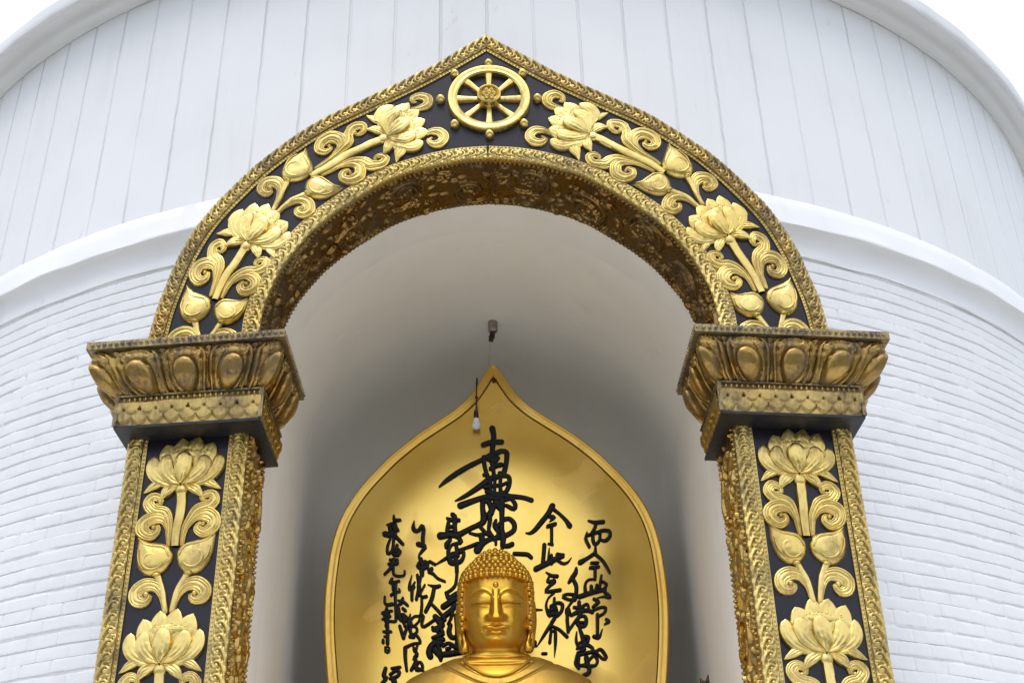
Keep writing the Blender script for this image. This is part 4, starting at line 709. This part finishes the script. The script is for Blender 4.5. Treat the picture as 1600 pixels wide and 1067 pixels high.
def face(x, z):
    """forward displacement of the face"""
    ax = np.abs(x); F = np.zeros(x.shape)
    brow = .068-(np.clip(ax-.098, -1, 1)/.098)**2*.062; brow = np.where(ax > .098, .068-((ax-.098)/.09)**2*.035, brow)
    d = z-brow; inx = sstep(.014, .034, ax)*sstep(.195, .165, ax)
    F -= .018*sstep(.006, -.018, d)*sstep(-.13, -.035, z)*inx                    # socket below the brow edge
    F += .004*ga(d-.003, .010)*inx                                               # brow edge
    lid = np.sqrt(np.clip(1-((ax-.093)/.078)**2-((z-.012)/.044)**2, 0, 1)); F += .021*lid   # lid
    sl = -.010-.007*(1-np.clip((ax-.095)/.064, -1.2, 1.2)**2)+.004*(ax-.095)/.06
    F -= .016*ga(z-sl, .005)*sstep(.068, .052, np.abs(ax-.095))                 # closed slit
    F += .004*ga(z-sl+.014, .009)*sstep(.065, .03, np.abs(ax-.095))
    F += .008*np.exp(-((ax-.115)/.05)**2-((z+.095)/.06)**2)                       # cheeks
    t = np.clip((.075-z)/.195, 0, 1); hgt = .008+.046*t**1.1; wdt = .019+.013*t   # nose
    nose = hgt*np.exp(-(np.abs(x)/wdt)**3.4)*sstep(.09, .05, z)*sstep(-.136, -.122, z); F += nose
    F += .03*np.exp(-((ax-.040)/.0175)**2-((z+.111)/.02)**2)*sstep(-.136, -.122, z)  # wings
    F -= .008*np.exp(-((ax-.018)/.008)**2-((z+.130)/.006)**2)
    F -= .005*np.exp(-(ax/.008)**2-((z+.147)/.011)**2)                           # philtrum
    mz = -.178+.004*(ax/.07)**2-.004*ga(ax, .014); ml = sstep(.086, .045, ax)
    F += .013*np.exp(-((z-mz-.0125)/.012)**2)*ml*(1-.25*ga(ax, .010)); F += .022*np.exp(-((z-mz+.018)/.0155)**2)*sstep(.066, .020, ax)
    F -= .012*ga(z-mz, .0045)*sstep(.078, .04, ax); F -= .003*np.exp(-((ax-.078)/.011)**2-((z+.173)/.013)**2)
    F -= .007*np.exp(-(ax/.045)**2-((z+.212)/.009)**2); F += .020*np.exp(-(ax/.058)**2-((z+.238)/.022)**2)
    return F
front = (Yg < 0) & (Zg > -.29)
Yg = Yg-np.where(front, face(Xg, Zg), 0)*sstep(-.29, -.25, Zg)
for zc, dp in ((-.292, .022), (-.338, .026)):                     # three neck folds
    zf = zc-.03*np.cos(Tg)-.0; k_ = 1-dp*3*np.exp(-((Zg-zf)/.008)**2)*(np.cos(Tg) > 0)*np.clip(np.cos(Tg), 0, 1); Xg = Xg*k_; Yg = Yg*k_
body = MB().grid(np.stack([EX+Xg, EY+Yg, EZ+Zg], -1)); obj('body', *body.get(), 'statue', statue, 0)
urna = obj('urna', *MB().grid(dome(0, 0, .018, .018, .016, 0, 16, 6)).get(lambda V: np.c_[EX+V[:, 0], EY-.204-V[:, 2], EZ+.092+V[:, 1]]), 'statue', statue)
# hair
hp = np.array([(-.30, .17, .17, .195), (-.1, .212, .2, .218), (.0, .216, .205, .224), (.10, .217, .214, .228), (.16, .213, .212, .225), (.21, .197, .196, .21), (.25, .170, .165, .18), (.285, .135, .125, .14), (.32, .105, .095, .11), (.35, .068, .06, .07), (.368, .03, .03, .03), (.372, .001, .001, .001)])
def hsec(z, t, grow=0):
    a, f, b = (np.interp(z, hp[:, 0], hp[:, k])+grow for k in (1, 2, 3)); c, s_ = np.cos(t), np.sin(t); d = np.where(c > 0, f, b); r = (np.abs(s_/a)**2.1+np.abs(c/d)**2.1)**(-1/2.1); return r*s_, -r*c
def hairline(t):
    at = np.abs(t); return np.where(at < R(56), .148-.012*(at/R(56))**2, np.where(at < R(74), .136-.27*sstep(R(56), R(72), at), np.where(at < R(100), -.134, -.134-.16*sstep(R(100), R(130), at))))
tt = np.linspace(-math.pi, math.pi, 121); qs = np.linspace(0, 1, 30); T_, Q_ = np.meshgrid(tt, qs, indexing='ij'); Zh = hairline(T_)+(.372-hairline(T_))*Q_
X_, Y_ = hsec(Zh, T_); hair = MB().grid(np.stack([EX+X_, EY+Y_, EZ+Zh], -1))
X0, Y0 = hsec(hairline(tt), tt); X1, Y1 = hsec(hairline(tt), tt, -.03); hair.grid(np.stack([np.c_[EX+X1, EY+Y1, EZ+hairline(tt)], np.c_[EX+X0, EY+Y0, EZ+hairline(tt)]], 1))
sa = np.linspace(0, 2*math.pi, 9); sb = np.linspace(-math.pi/2, math.pi/2, 7); SA, SB = np.meshgrid(sa, sb, indexing='ij'); unit = np.stack([np.cos(SB)*np.cos(SA), np.cos(SB)*np.sin(SA), np.sin(SB)], -1)
zrow = -.27; row = 0; hr = random.Random(4)
while zrow < .37:
    per = 2*math.pi*.5*(np.interp(zrow, hp[:, 0], hp[:, 1])+np.interp(zrow, hp[:, 0], hp[:, 2])); n_ = max(4, int(per/.0345))
    for k in range(n_):
        t = -math.pi+2*math.pi*(k+.5*(row % 2))/n_+hr.uniform(-.02, .02)
        if t > math.pi: t -= 2*math.pi
        if zrow < float(hairline(np.array(t)))+.006: continue
        x, y = hsec(np.array(zrow), np.array(t), .002); r_ = .0178*hr.uniform(.93, 1.07); hair.grid(unit*[r_, r_, r_*.95]+[EX+float(x), EY+float(y), EZ+zrow])
    slope = np.interp(zrow, [.2, .3, .36], [1, .75, .45]); zrow += .0285*slope; row += 1
obj('curled_hair', *hair.get(), 'statue', statue, 0)
x, y = hsec(np.array(.268), np.array(0.)); obj('hair_jewel', *MB().grid(unit*[.034, .026, .026]+[EX, EY+float(y)-.004, EZ+.268]).get(), 'statue', statue, 0)
for sx in (-1, 1):
    e = lambda P: [(EX+sx*a, EY+b, EZ+c) for a, b, c in P]
    mb = MB(); mb.grid(tube(e([(.206, -.015, -.02), (.214, -.005, .045), (.222, .03, .055), (.228, .05, .01), (.228, .045, -.07), (.222, .02, -.13), (.214, -.005, -.19), (.204, -.03, -.235), (.190, -.048, -.252), (.183, -.05, -.225), (.192, -.036, -.18), (.200, -.025, -.12)]), [.010, .014, .016, .017, .017, .015, .015, .020, .026, .019, .011, .008], 12))
    mb.grid(tube(e([(.205, .0, .04), (.213, .025, .0), (.215, .02, -.08), (.209, .0, -.17), (.2, -.02, -.24)]), [.012, .024, .024, .014, .008], 10))
    obj('ear', *mb.get(), 'statue', statue, 0)
# robe over the shoulders, open at the neck
nt_ = 220; t_ = np.linspace(-math.pi, math.pi, nt_+1); 
ztop = -.287-.185*np.clip(np.cos(t_), 0, 1)**2+.0*np.clip(-np.cos(t_), 0, 1)
q_ = np.linspace(0, 1, 150)**1.5; TT, QQ = np.meshgrid(t_, q_, indexing='ij'); ZT_ = np.repeat(ztop[:, None], len(q_), 1); ZR = ZT_+(-1.0-ZT_)*QQ
dd = ZT_-ZR
fold = .014*sstep(.0, .006, dd)*sstep(.05, .036, dd)+.010*sstep(.052, .058, dd)
fold += .007*np.sin((dd*1.0-.25*np.abs(np.sin(TT)))*62+1.5*np.sin(TT*2))*sstep(.07, .13, dd)*sstep(.9, .2, np.abs(np.sin(TT)))*.6
fold += .010*np.sin(TT*13+ZR*16)*sstep(.1, .3, dd)*sstep(-.2, .6, np.cos(TT))*(TT < 0)
XR, YR = section(ZR, TT, .012); sc_ = np.hypot(XR, YR); XR = XR*(1+fold/sc_); YR = YR*(1+fold/sc_)
mb = MB().grid(np.stack([EX+XR, EY+YR, EZ+ZR], -1)); xi, yi = section(ztop, t_, -.02)
mb.grid(np.stack([np.c_[EX+xi, EY+yi, EZ+ztop-.004], np.stack([EX+XR[:, 0], EY+YR[:, 0], EZ+ZR[:, 0]], -1)], 1))
robe = obj('robe', *mb.get(), 'robe', statue, 0)
xa, ya = section(ztop+.022, t_, .006); mb = MB().grid(tube(np.c_[EX+xa, EY+ya, EZ+ztop+.016][10:-10:3], .010, 8)); obj('inner_collar', *mb.get(), 'robe', robe, 0)

# ------------------------------------------------------------------ lamp on its flex, ceiling lamp holder, conduit, finial
LY = 1.73; lamp = thing('hanging_bulb', (-.1075, LY, 3.80), 'white light bulb hanging on a thin black flex in front of the plate tip', 'light bulb')
def lathe(P, ctr, n=20):
    P = np.array(P); a = np.linspace(0, 2*math.pi, n+1); return np.stack([np.stack([ctr[0]+r*np.cos(a), ctr[1]+r*np.sin(a), np.full(n+1, ctr[2]+z)], -1) for r, z in P], 1)
lc = (-.1075, LY, 3.80)
obj('flex', *MB().grid(tube([(-.10, 1.88, 4.13), (-.10, 1.82, 4.155), (-.1015, 1.765, 4.14), (-.1025, LY+.005, 4.08), (-.104, LY, 4.0), (-.106, LY, 3.88), lc], .0055, 6, 30)).grid(unit*[.011, .011, .013]+[-.1045, LY, 3.965]).get(), 'blackmetal', lamp)
obj('socket', *MB().grid(lathe([(.0, .06), (.006, .058), (.014, .048), (.018, .024), (.018, .0), (.015, -.010), (0, -.010)], (lc[0], lc[1], lc[2]+.01))).get(), 'blackmetal', lamp)
obj('bulb_collar', *MB().grid(lathe([(.0, .002), (.015, 0), (.018, -.012), (.022, -.026), (.027, -.036), (0, -.036)], lc)).get(), 'bulbneck', lamp)
obj('bulb_glass', *MB().grid(lathe([(.0265, -.034), (.030, -.045), (.031, -.057), (.028, -.070), (.019, -.081), (.009, -.086), (.0, -.087)], lc)).get(), 'bulb', lamp, 0)
hx, hy, hz = .02, 1.955, 4.655
hold = thing('ceiling_lamp_holder', (hx, hy, hz), 'small round empty lamp holder screwed to the niche ceiling above the plate', 'lamp holder')
obj('rose', *MB().grid(lathe([(0, .12), (.034, .12), (.036, -.01), (.031, -.022), (.02, -.026), (0, -.026)], (hx, hy, hz))).get(), 'holder', hold)
ax_ = Matrix.Rotation(R(38), 3, 'X') @ Matrix.Rotation(R(14), 3, 'Y')
sk = np.array(lathe([(0, 0), (.019, 0), (.021, -.03), (.024, -.034), (.024, -.044), (.019, -.048), (.019, -.072), (.015, -.072), (.014, -.045), (0, -.045)], (0, 0, 0))); shp = sk.shape
sk = (sk.reshape(-1, 3) @ np.array(ax_).T+[hx, hy, hz-.025]).reshape(shp); obj('lamp_socket', *MB().grid(sk).get(), 'bronze', hold)
cond = obj('ceiling_cable', *MB().grid(tube([(hx-.012, hy+.02, hz+.01), (hx-.020, hy+.06, hz-.03), (hx-.026, hy+.10, hz-.14), (hx-.030, hy+.11, hz-.32), (hx-.030, hy+.11, hz-.6)], .007, 8, 30)).get(), 'cable', loc=(hx, hy, hz)); tag(cond, 'thin pale cable running from the ceiling lamp holder down behind the plate tip', 'cable')
fx_, fy_ = 1.16, .78
fin = thing('bronze_finial', (fx_, fy_, -.05), 'dark ornate bronze tip rising beside the right wall of the niche at the bottom edge', 'finial')
mb = MB().grid(lathe([(0, -.0), (.09, 0), (.08, .03), (.02, .06), (.015, .8), (.022, 1.3), (.015, 1.42), (.03, 1.46), (.022, 1.5), (.0, 1.52)], (fx_, fy_, -.05), 14)); obj('stand', *mb.get(), 'bronze', fin)
FZ = 1.735
mb = MB()
for sx in (-1, 1): mb.grid(tube([(fx_, fy_, FZ-.33), (fx_+sx*.022, fy_, FZ-.22), (fx_+sx*.027, fy_, FZ-.12), (fx_+sx*.015, fy_, FZ-.055), (fx_+sx*.022, fy_, FZ-(0.0 if sx > 0 else .018))], [.014, .016, .018, .014, .003], 8))
mb.grid(unit*[.024, .016, .022]+[fx_, fy_, FZ-.055]); obj('flame_tip', *mb.get(), 'bronze', fin)
